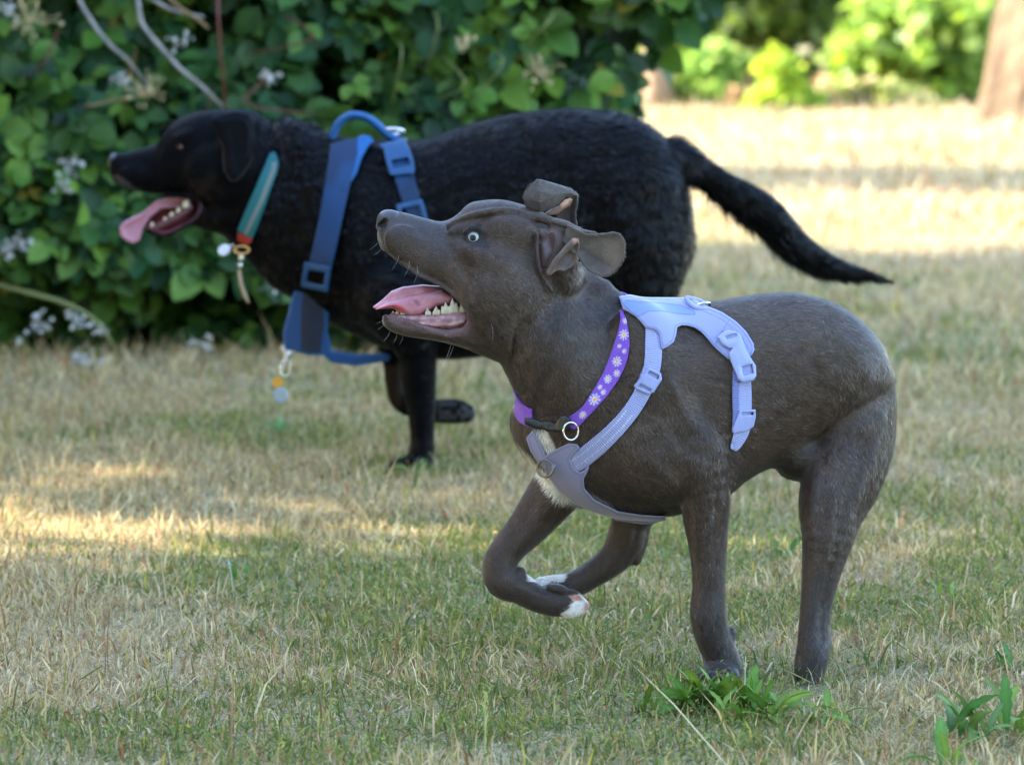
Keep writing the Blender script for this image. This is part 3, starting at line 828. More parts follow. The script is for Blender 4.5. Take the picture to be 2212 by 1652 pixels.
solid('tongue', m, M_tongue, grey, 1.6, colfn=tongue_col)

# gum and teeth of the near side
m = Model(G)
m.chain([(846, 684, -16, 7), (900, 692, -30, 12), (955, 694, -40, 19), (985, 692, -46, 19), (1000, 690, -48, 15)], k=8, sub=3)
m.chain([(905, 700, -44, 3), (945, 703, -56, 4), (975, 702, -62, 4), (1000, 696, -64, 3)], k=4)
def gum_col(P, u, v):
    c = np.tile(np.array([0.25, 0.10, 0.105]), (len(P), 1))
    return mixc(c, (0.34, 0.18, 0.18), sstep(0.45, 0.65, vnoise(P, 0.12, 6)))
solid('gum', m, M_wet, grey, 1.5, colfn=gum_col)
def tooth(u, v, w, hgt, wid, peaks=((0, 1),), parent=grey, sp=G, mat=M_tooth):
    hgt *= 0.88
    m = Model(sp)
    pts = [(u - wid / 2, v), (u - wid / 2, v - hgt * 0.35)]
    for x, y in peaks: pts += [(u + x * wid / 2 - wid * 0.1, v - hgt * y * 0.9), (u + x * wid / 2 + wid * 0.02, v - hgt * y), (u + x * wid / 2 + wid * 0.12, v - hgt * y * 0.85)]
    pts += [(u + wid / 2, v - hgt * 0.35), (u + wid / 2, v)]
    m.prism(pts, w - wid * 0.3, w + wid * 0.3, rnd=wid * 0.16)
    return solid('tooth', m, mat, parent, 1.0)
tooth(925, 682, -42, 20, 14, ((-0.2, 1), (0.55, .6))); tooth(943, 682, -46, 24, 18, ((-0.1, 1), (0.6, .65))); tooth(963, 680, -49, 32, 22, ((-0.7, .7), (-0.05, 1), (0.7, .7)))
tooth(981, 678, -52, 40, 22, ((-0.3, 1), (0.5, .72))); tooth(998, 676, -50, 27, 14, ((-0.3, .9), (0.5, .7)))
tooth(870, 680, -28, 20, 10, ((0.1, 1),)); tooth(858, 679, -20, 11, 9); tooth(849, 678, -12, 9, 7)

# near ear: flap laid back, folded lip
m = Model(G)
m.prism([(1225, 484), (1248, 495), (1264, 503), (1284, 504), (1304, 502), (1322, 499), (1336, 501), (1346, 512), (1350, 532), (1349, 552), (1341, 570), (1330, 584), (1312, 595), (1297, 597),
         (1280, 590), (1265, 580), (1254, 566), (1246, 552), (1232, 545), (1216, 520)], -101, -94, rnd=2.5, wf=lambda X, Y, d: -7 * (1 - np.clip(-d / 26, 0, 1)) ** 2 - 0.22 * (X - 120) * (X > 120) + 8 * np.exp(-((Y + X * -0.55 + 0) / 9999) ** 2) * 0)
m.chain([(1196, 478, -72, 7), (1225, 485, -88, 7), (1252, 498, -98, 5), (1285, 503, -104, 3)], k=8, sub=2)
m.chain([(1256, 540, -103, 3), (1290, 562, -110, 4), (1325, 580, -118, 3)], k=2.4, op='g')
def ear_in(P, u, v):
    c = np.tile(np.array([0.085, 0.068, 0.058]), (len(P), 1))
    c = mixc(c, (0.15, 0.115, 0.09), 0.7 * poly_mask([(1300, 520), (1345, 520), (1340, 560), (1320, 585), (1310, 560)], u, v, 14))  # tip lightened, crease below darkened: the flap's curved shading put into its colour
    return mixc(c, (0.055, 0.046, 0.046), 0.7 * poly_mask([(1246, 520), (1270, 540), (1310, 575), (1300, 590), (1270, 575), (1250, 550)], u, v, 8))
ear1 = solid('ear', m, M_coat, grey, 1.6, colfn=ear_in)
ear_fl = [(1250, 500, 1, .4, 0), (1300, 520, 1, .5, 0), (1340, 560, .5, 1, 0), (1200, 480, 1, .1, 0)]
fur_mesh('ear_hair', G, LAST['V'], LAST['Q'], 9000, ear_fl, 7, 1.0, M_fur, ear1, lambda P, u, v: ear_in(P, u, v) * 1.1, seed=13, lift=0.12, nrm_mix=0.12, jitter=0.2, clump=0.15)
m = Model(G)
m.prism([(1180, 589), (1190, 568), (1204, 548), (1222, 527), (1238, 514), (1250, 514), (1254, 530), (1250, 548), (1246, 566), (1236, 580), (1220, 588), (1204, 586), (1192, 592)], -110, -104, rnd=3,
        wf=lambda X, Y, d: 9 * np.clip(-d / 12, 0, 1) - 3)
m.chain([(1214, 552, -116, 3), (1222, 566, -118, 5), (1222, 578, -116, 3)], k=3, op='g')
m.chain([(1186, 590, -108, 5), (1205, 558, -114, 5), (1240, 522, -114, 6)], k=6)
def fold_col(P, u, v):
    c = np.tile(np.array([0.115, 0.078, 0.064]), (len(P), 1))
    c = mixc(c, (0.36, 0.20, 0.14), 0.8 * poly_mask([(1232, 515), (1252, 510), (1255, 524), (1240, 528)], u, v, 4))
    return mixc(c, (0.11, 0.09, 0.10), poly_mask([(1214, 550), (1234, 556), (1232, 580), (1214, 582)], u, v, 5))
put_parent = ear1
solid('ear_fold', m, M_wet if False else M_coat, ear1, 1.5, colfn=fold_col)
# ear canal skin ridges
m = Model(G)
m.chain([(1174, 508, -86, 10), (1178, 540, -80, 14), (1176, 572, -84, 9)], k=4)
m.chain([(1192, 506, -86, 6), (1196, 530, -82, 9), (1188, 560, -84, 7)], k=7)
solid('ear_canal', m, M_coat, ear1, 1.5, colfn=lambda P, u, v: mixc(np.tile([0.06, 0.028, 0.026], (len(P), 1)), (0.12, 0.10, 0.12), poly_mask([(1168, 525), (1182, 520), (1190, 545), (1180, 555)], u, v, 8)))

# far ear: stands up and rolls forward like a scroll
m = Model(G)
m.prism([(1198, 480), (1206, 462), (1222, 440), (1236, 418), (1244, 414), (1249, 425), (1250, 438), (1245, 458), (1246, 475), (1250, 492), (1235, 500), (1212, 492)], 34, 41, rnd=3,
        wf=lambda X, Y, d: -10 * (1 - np.clip(-d / 14, 0, 1)))
m.prism([(1129, 430), (1132, 417), (1141, 404), (1152, 394), (1164, 389), (1180, 392), (1202, 401), (1227, 408), (1243, 417), (1246, 424), (1236, 424), (1222, 428), (1208, 441), (1190, 453), (1170, 459), (1150, 457), (1136, 448)], -6, 1, rnd=3,
        wf=lambda X, Y, d: -9 * np.clip(-d / 22, 0, 1) + 0.28 * np.maximum(X - 60, 0))
m.chain([(1164, 392, 2, 4), (1200, 402, 14, 5), (1232, 412, 28, 5), (1246, 424, 36, 4)], k=6)
def far_ear(P, u, v):
    c = np.tile(np.array([0.068, 0.055, 0.048]), (len(P), 1))
    return mixc(c, (0.035, 0.024, 0.02), poly_mask([(1200, 450), (1240, 425), (1245, 450), (1240, 490), (1210, 480)], u, v, 6))
ear2 = solid('ear', m, M_coat, grey, 1.6, colfn=far_ear)
fur_mesh('ear_hair', G, LAST['V'], LAST['Q'], 9000, [(1150, 430, -.6, -.8, 0), (1200, 420, -.9, .3, 0), (1240, 460, 0, -1, 0)], 7, 1.0, M_fur, ear2, lambda P, u, v: far_ear(P, u, v) * 1.1, seed=14, lift=0.12, nrm_mix=0.12, jitter=0.2, clump=0.15)
m = Model(G)
m.prism([(1172, 463), (1186, 454), (1206, 444), (1220, 430), (1232, 426), (1238, 432), (1232, 444), (1214, 456), (1204, 464), (1184, 467)], 16, 22, rnd=3)
solid('ear_lining', m, M_wet, ear2, 1.5, colfn=lambda P, u, v: mixc(np.tile([0.20, 0.12, 0.09], (len(P), 1)), (0.62, 0.34, 0.22), poly_mask([(1210, 440), (1222, 430), (1232, 430), (1226, 440), (1214, 448)], u, v, 4)))

# whiskers and chin hairs
rng = np.random.default_rng(5)
wl = []
for (u, v, w), (u1, v1) in [((974, 745, -40), (945, 805)), ((980, 748, -30), (950, 800)), ((1058, 690, -96), (1062, 745)), 
                            ((832, 700, -12), (815, 712)), ((842, 712, -12), (828, 738)), ((856, 720, -14), (848, 742)), ((830, 690, -10), (812, 700)), ((868, 724, -14), (862, 745)),
                            ((815, 525, -12), (798, 540)), ((822, 540, -14), (806, 552)), ((862, 545, -42), (846, 585)), ((884, 560, -46), (872, 600)), ((900, 570, -50), (894, 612))]:
    a = G.L(u, v, w); b = G.L(u1, v1, w - 25); mid = (a + b) / 2 + np.array([5, -3, -4])
    wl.append(np.array([a, mid, b]))
for i, q in enumerate(wl):
    tube('whisker', G.world(q), [0.00013, 0.0001, 0.00004], M_hairwhite, grey, seg=5, sub=5)

# short coat
flow_g = [(860, 520, 1, .25, -.1), (1000, 470, 1, -.1, 0), (1050, 600, .8, .6, 0), (1080, 520, 1, .1, 0), (1150, 650, .3, 1, 0), (1000, 740, 1, .2, 0), (870, 720, 1, .1, 0), (1230, 720, .35, 1, 0), (1180, 830, .2, 1, 0), (1300, 850, .4, 1, 0),
          (1440, 760, .8, .6, 0), (1430, 950, .3, .8, 0), (1350, 1060, .9, .2, 0), (1530, 1000, .2, 1, 0), (1600, 720, 1, .25, 0), (1620, 880, .9, .4, 0), (1700, 700, 1, .2, 0), (1700, 950, .9, -.1, 0), (1830, 740, .8, .7, 0), (1900, 850, .1, 1, 0),
          (1830, 950, .2, 1, 0), (1800, 1100, 0, 1, 0), (1760, 1350, 0, 1, 0), (1530, 1200, 0, 1, 0), (1550, 1400, .2, 1, 0), (1180, 1080, -.6, 1, 0), (1080, 1200, 0, 1, 0), (1160, 1290, 1, .3, 0), (1350, 1160, -.3, 1, 0), (1260, 1250, -1, .5, 0)]
def glen(u, v, P):
    L = np.full(len(u), 13.0)
    L[(u < 1010) & (v < 760)] = 6.5
    L[(u > 1010) & (u < 1200) & (v < 640)] = 9
    L[(v > 1120)] = 9
    L[(np.abs(v - 1015) < 60) & (u > 1600) & (u < 1745)] = 12
    L[(u > 1000) & (u < 1230) & (v > 760) & (v < 960)] = 11
    return L
def gmask(P, u, v):
    m_ = np.where(P[:, 2] < 40, 1.0, 0.4)
    m_[poly_sd(np.array(MOUTH, float), u, v) < 7] = 0
    m_[(np.hypot(u - 1024, v - 514) < 21) & (P[:, 2] < -30)] = 0
    m_[poly_sd(np.array([(1164, 492), (1212, 497), (1222, 512), (1196, 545), (1184, 585), (1170, 582), (1162, 550)], float), u, v) < 2] *= (P[poly_sd(np.array([(1164, 492), (1212, 497), (1222, 512), (1196, 545), (1184, 585), (1170, 582), (1162, 550)], float), u, v) < 2][:, 2] > 0)
    m_[np.hypot(u - 836, v - 478) < 28] = 0
    m_[(u < 1360) & (v < 800)] *= 1.5
    return m_
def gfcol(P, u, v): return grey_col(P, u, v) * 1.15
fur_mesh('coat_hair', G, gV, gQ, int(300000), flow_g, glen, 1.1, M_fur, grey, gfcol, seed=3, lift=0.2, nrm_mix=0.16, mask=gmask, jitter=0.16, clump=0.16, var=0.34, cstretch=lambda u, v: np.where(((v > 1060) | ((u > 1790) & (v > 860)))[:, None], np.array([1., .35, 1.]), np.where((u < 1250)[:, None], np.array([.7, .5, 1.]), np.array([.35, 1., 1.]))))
# ------------------------------------------------------------------ grey dog: collar and harness
M_web = mat_new('lilac_webbing', rough=0.6, spec=0.3, attr='Col', wave=('along', 4.2, 0.45, 0.0007), sheen=0.3)
M_pad = mat_new('lilac_neoprene', rough=0.75, spec=0.25, attr='Col', bump=(500, 0.25, 0.0008), sheen=0.3)
M_plastic = mat_new('lilac_plastic', (0.29, 0.33, 0.60), rough=0.35, spec=0.5)
M_blackplastic = mat_new('black_plastic', (0.012, 0.012, 0.013), rough=0.3, spec=0.5)
M_collar = mat_new('printed_ribbon', rough=0.5, spec=0.4, attr='Col', wave=('along', 3.2, 0.5, 0.0006))
LILAC = np.array([0.25, 0.275, 0.50]); LILAC_D = np.array([0.16, 0.19, 0.42]); GREYL = np.array([0.22, 0.215, 0.34])

gtorso = gb
def band(name, sp, body, A, n, half, off, t, lo, hi, h, mat, parent, colfn=None, cut=None, along=None, rnd=1.5):
    """a strap running all the way round: a slab between two planes, following the body"""
    X, Y, Z = grid(lo, hi, h)
    pl = np.abs((n[0] * (X - A[0]) + n[1] * (Y - A[1]) + n[2] * (Z - A[2]))) - half
    Fv = np.full(np.broadcast(X, Y, Z).shape, 10.0, np.float32)
    near = pl < 4
    B = body(X, Y, Z)
    near = near & (np.abs(B - off) < t + 6)
    idx = np.nonzero(near)
    d = smax(pl[near], np.abs(B[near] - off) - t, rnd)
    P = np.stack([X.ravel()[idx[0]], Y.ravel()[idx[1]], Z.ravel()[idx[2]]], 1)
    if cut is not None: d = np.maximum(d, cut(P, *sp.uv(P)))
    Fv[near] = d
    V, Q = surface_nets(Fv, lo, h)
    u, v = sp.uv(V); kw = {}
    if along is not None: kw['attrs'] = {'along': along(V, u, v)}
    if colfn is not None: kw['col'] = colfn(V, u, v)
    return put(name, sp.world(V), Q, mat, parent, **kw)

# daisy collar
cl_line = [(1343, 664), (1350, 700), (1345, 745), (1334, 785), (1314, 825), (1285, 862), (1252, 900), (1232, 914)]
def daisy(c, s, t, s0, t0, r, ph):
    x, y = s - s0, t - t0; rr = np.hypot(x, y); a = np.arctan2(y, x) + ph
    pet = (rr < r * (0.62 + 0.42 * np.abs(np.cos(a * 4.5)))) & (np.abs(np.cos(a * 4.5)) > 0.42)
    c[pet] = (0.52, 0.48, 0.70); c[rr < r * 0.28] = (0.85, 0.42, 0.06)
    c[(rr < r * 0.42) & (rr >= r * 0.28)] = (0.75, 0.68, 0.62)
DAISIES = [(30, 2, 7), (60, 0, 12), (86, -7, 5.5), (94, 8, 6), (120, -3, 12), (143, 9, 8.5), (163, -4, 10), (188, -8, 6), (192, 6, 7), (216, 0, 14), (258, 3, 9)]
def collar_col(P, u, v):
    c = np.tile(np.array([0.21, 0.075, 0.52]), (len(P), 1))
    s, t = along_line(cl_line, u, v)
    # across the strap: distance to the mid plane, unforeshortened
    t = -t * 1.15
    for i, (a, b, r) in enumerate(DAISIES): daisy(c, s, t, a, b, r, i * 0.7)
    far = P[:, 2] > 20
    c[far] = (0.21, 0.075, 0.52)
    return c
lo = np.minimum(G.L(1085, 640, -170), G.L(1085, 640, 170)); hi = np.maximum(G.L(1380, 945, -170), G.L(1380, 945, 170))
collar = band('collar', G, gb, cA, cn, 15, 4.5, 2.6, lo, hi, 1.5, M_collar, grey, colfn=collar_col, along=lambda V, u, v: along_line(cl_line, u, v)[0],
              cut=lambda P, u, v: np.where((P[:, 2] < -8) & (u > 1150) & (v > 672), 3.0, -3.0))
CP = [(1338, 668), (1346, 672), (1353, 690), (1358, 715), (1360, 745), (1356, 773), (1347, 799), (1335, 822), (1311, 856), (1277, 893), (1250, 921), (1240, 928), (1229, 922), (1226, 902), (1240, 893), (1257, 880), (1284, 839), (1305, 801), (1318, 767), (1327, 740), (1336, 712), (1340, 690)]
sheet('webbing', G, gb, CP, M_collar, collar, off=4.5, t=2.6, h=1.3, wlim=(-190, 20), colfn=collar_col, axis=cl_line)
# black buckle
bk = [(1131, 903), (1150, 903), (1170, 906), (1196, 908), (1206, 899), (1221, 895), (1233, 902), (1230, 921), (1222, 934), (1196, 938), (1172, 934), (1150, 926), (1133, 917)]
w_b = float(np.nanmin(surfw(gb, [1160, 1190, 1220], [915, 918, 915])))
m = Model(G)
def bwf(X, Y, d): return 0.16 * (1180 - 1106 - X)
m.prism(bk, w_b - 16, w_b - 3, rnd=4, wf=lambda X, Y, d: -0.22 * (X - 75))
m.chain([(1168, 906, w_b - 12, 3), (1171, 932, w_b - 12, 3)], k=4, op='g')
m.chain([(1198, 910, w_b - 18, 3), (1196, 936, w_b - 18, 3)], k=4, op='g')
m.chain([(1176, 920, w_b - 15, 2), (1192, 921, w_b - 18, 2)], k=3, op='g')
solid('buckle', m, M_blackplastic, collar, 1.5)
w_r = w_b - 24
ringp = [G.L(1233 + 17 * math.cos(a) * 0.95, 931 + 19 * math.sin(a), w_r + 7 * math.cos(a)) for a in np.linspace(0, 2 * math.pi, 16, endpoint=False)]
tube('collar_ring', G.world(np.array(ringp)), 0.0015, M_metal, collar, closed=True, sub=4)

# harness: front Y pad, yoke, straps
harness = thing('harness', None, None, tuple(wpos(grey)))
harness.parent = grey; harness.location = (0, 0, 0)
for k_ in ('label', 'category'):
    if k_ in harness: del harness[k_]
def padcol(base, edge, poly, stitch=7.0):
    P0 = np.array(poly, float)
    def f(P, u, v):
        c = np.tile(base, (len(P), 1)).astype(float)
        d = poly_sd(P0, u, v)
        c = mixc(c, edge, ((-d > stitch - 0.9) & (-d < stitch + 0.9)) * 0.75)
        return c
    return f
# strap from yoke down to the chest pad
ns = [(1412, 700), (1412, 740), (1409, 790), (1396, 830), (1374, 872), (1342, 914), (1300, 956), (1258, 990), (1236, 1004)]
def webcol(line, base=LILAC * 1.25, stripes=(), dark=None):
    def f(P, u, v):
        c = np.tile(base, (len(P), 1)).astype(float); s, t = along_line(line, u, v)
        for t0, s0, s1 in stripes:
            c[(np.abs(t - t0) < 1.5) & (s > s0) & (s < s1) & ((s % 7) < 4.5)] = (0.75, 0.75, 0.85)
        if dark: c = mixc(c, GREYL, sstep(dark[0], dark[1], s) * 0.6)
        return c
    return f
sheet('strap', G, gb, strip_poly(ns, [36, 37, 37, 35, 35, 36, 40, 42, 40]), M_web, harness, off=4, t=2.6, h=1.6, axis=ns, colfn=webcol(ns, LILAC * 1.3, [(-8, 205, 400), (8, 205, 400)], (180, 300)), wlim=(-190, -20))
sheet('strap', G, gb, strip_poly([(1398, 790), (1392, 812), (1382, 846)], [14, 20, 26]), M_web, harness, off=3, t=2, axis=ns, col=LILAC_D, wlim=(-190, -40))
# slider
def rect(cx, cy, w, h, ang):
    c, s = math.cos(R(ang)), math.sin(R(ang))
    return [(cx + x * c - y * s, cy + x * s + y * c) for x, y in ((-w / 2, -h / 2), (w / 2, -h / 2), (w / 2, h / 2), (-w / 2, h / 2))]
sheet('slider', G, gb, [(1402, 794), (1428, 806), (1430, 820), (1412, 848), (1400, 852), (1374, 841), (1369, 833)], M_plastic, harness, off=9, t=4, rnd=3, holes=[[(1403, 801), (1424, 812), (1421, 820), (1399, 808)], [(1384, 829), (1408, 842), (1405, 847), (1379, 835)]], wlim=(-190, -40))
# girth strap
gs = [(1583, 730), (1592, 760), (1604, 800), (1607, 850), (1607, 885), (1604, 925), (1597, 945), (1589, 962), (1584, 972)]
sheet('strap', G, gb, strip_poly(gs, [34, 34, 32, 33, 33, 33, 29, 23, 14]), M_web, harness, off=4, t=2.6, axis=gs, colfn=webcol(gs, LILAC * 1.3, [], (250, 262)), wlim=(-190, -20))
sheet('strap', G, gb, strip_poly([(1590, 800), (1589, 860), (1590, 900), (1588, 935)], 15), M_web, harness, off=8, t=2.2, axis=gs, col=LILAC_D, wlim=(-190, -40))
sheet('slider', G, gb, [(1598, 886), (1632, 884), (1633, 900), (1628, 922), (1612, 932), (1583, 936), (1582, 926), (1590, 905)], M_plastic, harness, off=9, t=4.5, rnd=3, holes=[[(1603, 891), (1627, 890), (1627, 896), (1601, 897)]], wlim=(-200, -40))
# front pad
FP = [(1171, 992), (1186, 978), (1205, 968), (1229, 957), (1247, 959), (1253, 968), (1240, 980), (1232, 992), (1240, 1012), (1252, 1020), (1264, 1014), (1273, 1000), (1271, 1015), (1261, 1035), (1263, 1055), (1284, 1079), (1335, 1104), (1387, 1112), (1436, 1114), (1440, 1122), (1432, 1130),
      (1387, 1132), (1318, 1122), (1250, 1098), (1209, 1064), (1180, 1026)]
sheet('chest_pad', G, gb, FP, M_pad, harness, off=6, t=4.5, rnd=3, wlim=(-170, 60), colfn=padcol(GREYL, GREYL * 0.55, FP, 6))
FP2 = [(1136, 946), (1150, 930), (1160, 944), (1172, 968), (1186, 1000), (1178, 1015), (1162, 1000), (1146, 975)]
sheet('chest_pad', G, gb, FP2, M_pad, harness, off=5, t=4, rnd=3, wlim=(-150, 60), colfn=padcol(GREYL * 1.15, GREYL * 0.6, FP2, 5))
w_f = float(surfw(gb, 1190, 1005, thr=10)[0])
tube('ring', G.world(np.array([G.L(1178 + 17 * math.cos(a), 1012 + 18 * math.sin(a), w_f - 10 - 10 * math.cos(a)) for a in np.linspace(0, 2 * math.pi, 16, endpoint=False)])), 0.0017, M_darkmetal, harness, closed=True, sub=4)
m = Model(G); m.chain([(1206, 1000, w_f - 2, 5), (1198, 1006, w_f - 9, 4), (1193, 1010, w_f - 12, 3.5)], k=3, ws=1); solid('ring_loop', m, M_pad, harness, 1.5, col=GREYL)
# yoke
YK = [(1336, 640), (1360, 636), (1387, 640), (1420, 641), (1455, 641), (1490, 640), (1510, 652), (1531, 662), (1560, 674), (1590, 694), (1612, 716), (1628, 742), (1630, 756), (1624, 768), (1606, 774), (1590, 776), (1572, 776), (1556, 762), (1541, 748), (1528, 732), (1514, 717),
      (1500, 708), (1486, 704), (1472, 703), (1463, 707), (1461, 722), (1456, 738), (1444, 748), (1430, 755), (1426, 742), (1424, 722), (1414, 712), (1394, 708), (1384, 696), (1373, 684), (1360, 676), (1346, 668)]
def yoke_col(P, u, v):
    c = padcol(LILAC * 1.08, LILAC * 0.5, YK, 5)(P, u, v)
    top = [(1340, 650), (1350, 648), (1380, 652), (1430, 654), (1470, 660), (1500, 672), (1500, 680), (1470, 678), (1430, 672), (1400, 672), (1380, 684), (1362, 672)]
    d = poly_sd(np.array(top, float), u, v)
    c = mixc(c, (0.19, 0.26, 0.54), 1 - sstep(-1, 1, d)); c = mixc(c, LILAC * 0.45, (np.abs(d) < 1) * 0.7)
    s, t = along_line([(1541, 750), (1575, 690)], u, v)
    c = mixc(c, LILAC * 0.5, (np.abs(t) < 0.9) * (v > 690) * (v < 745) * 0.7)
    s, t = along_line([(1478, 652), (1492, 664), (1512, 668), (1560, 690), (1600, 722), (1618, 755)], u, v)
    return mixc(c, LILAC * 0.5, (np.abs(t) < 0.9) * 0.7)
sheet('back_pad', G, gb, YK, M_pad, harness, off=8, t=4.5, rnd=4, wlim=(-170, 60), colfn=yoke_col, pad=10)
# buckle on the girth strap
BK = [(1550, 728), (1558, 720), (1572, 712), (1590, 716), (1600, 722), (1606, 738), (1612, 756), (1624, 776), (1633, 790), (1634, 812), (1628, 822), (1604, 827), (1594, 820), (1586, 800), (1578, 780), (1574, 764), (1582, 752), (1572, 752), (1560, 744)]
sheet('buckle', G, gb, BK, M_plastic, harness, off=17, t=5.5, rnd=4, holes=[[(1602, 793), (1624, 787), (1627, 806), (1606, 811)], [(1567, 727), (1590, 720), (1593, 726), (1571, 733)]], wlim=(-190, -40), dome=2)
sheet('strap', G, gb, strip_poly([(1572, 708), (1584, 734)], 26), M_web, harness, off=16, t=2.5, axis=gs, col=LILAC * .9, wlim=(-170, -40))
sheet('strap', G, gb, strip_poly([(1610, 782), (1615, 812)], 24), M_web, harness, off=14, t=3, axis=gs, col=LILAC * 1.1, wlim=(-170, -40))
# lead ring and handle opening on the back
m = Model(G)
m.chain([(1482, 646, -52, 5), (1500, 664, -66, 5), (1530, 668, -64, 5)], k=5, sub=3)
m.chain([(1484, 643, -30, 5), (1512, 650, -20, 5), (1535, 664, -20, 5)], k=5, sub=3)
solid('handle', m, M_pad, harness, 1.6, col=LILAC * 1.15)
tube('ring', G.world(np.array([G.L(1514 + 19 * math.cos(a) + 4 * math.sin(a), 664 - 9 * math.sin(a) - 5 * math.cos(a), -40 - 14 * math.sin(a)) for a in np.linspace(0, 2 * math.pi, 16, endpoint=False)])), 0.0018, M_metal, harness, closed=True, sub=4)
# ------------------------------------------------------------------ black dog
M_bcoat = mat_new('black_coat', rough=0.5, spec=0.05, attr='Col', noise=(40, 0.3), bump=(180, 0.4, 0.002))
M_bfur = mat_new('black_fur', rough=0.34, spec=0.16, attr='Col')
M_blueweb = mat_new('blue_webbing', rough=0.55, spec=0.35, attr='Col', bump=(600, 0.4, 0.001))
M_blueplastic = mat_new('blue_plastic', (0.002, 0.050, 0.15), rough=0.3, spec=0.5)
Bs = Space(9.8)
bb = Model(Bs)
bb.loft([(556, 345, 560, 0, 55), (590, 268, 602, 0, 72), (640, 258, 645, 0, 98), (700, 284, 690, 0, 118), (760, 298, 722, 0, 130), (820, 302, 748, 0, 138), (900, 302, 770, 0, 140), (950, 290, 776, 0, 140),
         (1000, 272, 775, 0, 140), (1100, 248, 760, 0, 136), (1200, 237, 725, 0, 132), (1300, 240, 690, 0, 130), (1365, 258, 680, 0, 126), (1412, 288, 660, 0, 116), (1450, 328, 620, 0, 100), (1474, 395, 580, 0, 78), (1489, 460, 555, 0, 48), (1494, 500, 530, 0, 18)], k=10)
bb.chain([(520, 380, 0, 105), (600, 430, 0, 140), (680, 490, 0, 160)], k=20, ws=1.5)
bb.ell(800, 560, -95, 90, 150, 50, 30, rot=-12)
bb.chain([(850, 640, -100, 88), (885, 710, -98, 60), (901, 760, -95, 43), (904, 817, -92, 38.5), (910, 880, -90, 31), (912, 930, -90, 27), (912, 960, -90, 27), (908, 990, -92, 29)], k=14, sub=3)
bb.ell(888, 1003, -104, 46, 17, 32, 10)
for du in (-34, -18, -2): bb.ell(886 + du, 1008, -112, 13, 12, 24, 4)
bb.chain([(840, 680, 80, 60), (848, 760, 80, 26), (852, 830, 80, 20), (862, 864, 80, 20), (890, 880, 80, 22), (940, 888, 80, 26), (985, 888, 80, 27), (1006, 892, 80, 22)], k=8, sub=3)
bb.chain([(1362, 430, -30, 108), (1385, 520, -55, 92), (1395, 600, -75, 72), (1385, 680, -84, 50), (1430, 790, -88, 30), (1462, 850, -90, 24), (1440, 930, -90, 20), (1410, 1000, -92, 22)], k=50, sub=3)
bb.ell(1388, 1008, -100, 40, 14, 26, 8)
bb.chain([(1380, 450, 60, 110), (1330, 600, 74, 72), (1310, 690, 80, 46), (1380, 790, 84, 28), (1400, 860, 84, 22), (1370, 940, 84, 20), (1340, 990, 84, 20)], k=16, sub=3)
bb.chain([(1452, 345, 0, 46), (1510, 368, 0, 30), (1560, 400, 0, 28), (1610, 432, 0, 35), (1660, 468, 0, 37), (1715, 528, 0, 33), (1780, 570, 0, 25), (1845, 590, 0, 16), (1890, 600, 0, 9), (1922, 609, 0, 3)], k=14, sub=3)
# head
bb.loft([(238, 340, 384, 0, 15), (246, 332, 393, 0, 25), (268, 330, 404, 0, 32), (304, 321, 414, 0, 36), (338, 309, 420, 0, 42), (354, 286, 421, 0, 50), (379, 261, 424, 0, 58), (420, 243, 436, 0, 68), (463, 238, 470, 0, 76), (519, 236, 490, 0, 80),
         (560, 248, 500, 0, 75), (600, 280, 520, 0, 70)], k=10, roll=0.08)
bb.loft([(316, 490, 503, 0, 12), (335, 485, 510, 0, 24), (352, 480, 513, 0, 28), (368, 474, 511, 0, 32), (390, 462, 497, 0, 38), (413, 450, 488, 0, 45), (440, 430, 497, 0, 58), (480, 420, 507, 0, 68), (520, 400, 522, 0, 74)], k=9)
bb.ell(465, 380, -68, 60, 56, 18, 24); bb.ell(400, 296, -44, 30, 12, 14, 10, rot=-20); bb.ell(290, 382, -34, 34, 22, 10, 12)
bb.prism([(316, 502), (316, 480), (345, 448), (378, 428), (395, 416), (440, 418), (440, 470), (410, 486), (352, 506)], 12, 30, rnd=4, k=3)
bb.prism([(290, 470), (290, 424), (338, 424), (379, 422), (395, 419), (424, 427), (434, 445), (425, 468), (405, 481), (368, 500), (352, 503), (330, 496), (316, 490)], -200, 16, rnd=5, k=5, op='s')
bb.chain([(318, 492, -14, 4), (352, 507, -30, 5), (380, 498, -40, 5), (412, 480, -50, 6), (432, 458, -58, 6), (433, 438, -58, 6), (410, 424, -52, 6), (360, 420, -44, 6)], k=6)
bb.ell(512, 340, -70, 40, 60, 20, 16)
bb.chain([(575, 300, -60, 4), (570, 400, -70, 5), (535, 500, -60, 4)], k=4, op='g')
bb.chain([(740, 420, -130, 6), (720, 540, -130, 8), (740, 640, -120, 6)], k=4, op='g')
bb.chain([(1180, 420, -130, 8), (1190, 560, -130, 10), (1230, 660, -120, 8)], k=5, op='g')
bew = float(surfw(bb, 389, 317)[0]) + 5
bb.ell(389, 317, bew, 9, 9, 9, 2, op='s')
bb.chain([(380, 312, bew - 7, 2.4), (389, 308, bew - 9, 2.4), (399, 315, bew - 6, 2.4), (398, 324, bew - 7, 2.4), (387, 325, bew - 8, 2.4), (380, 318, bew - 7, 2.4)], k=2)

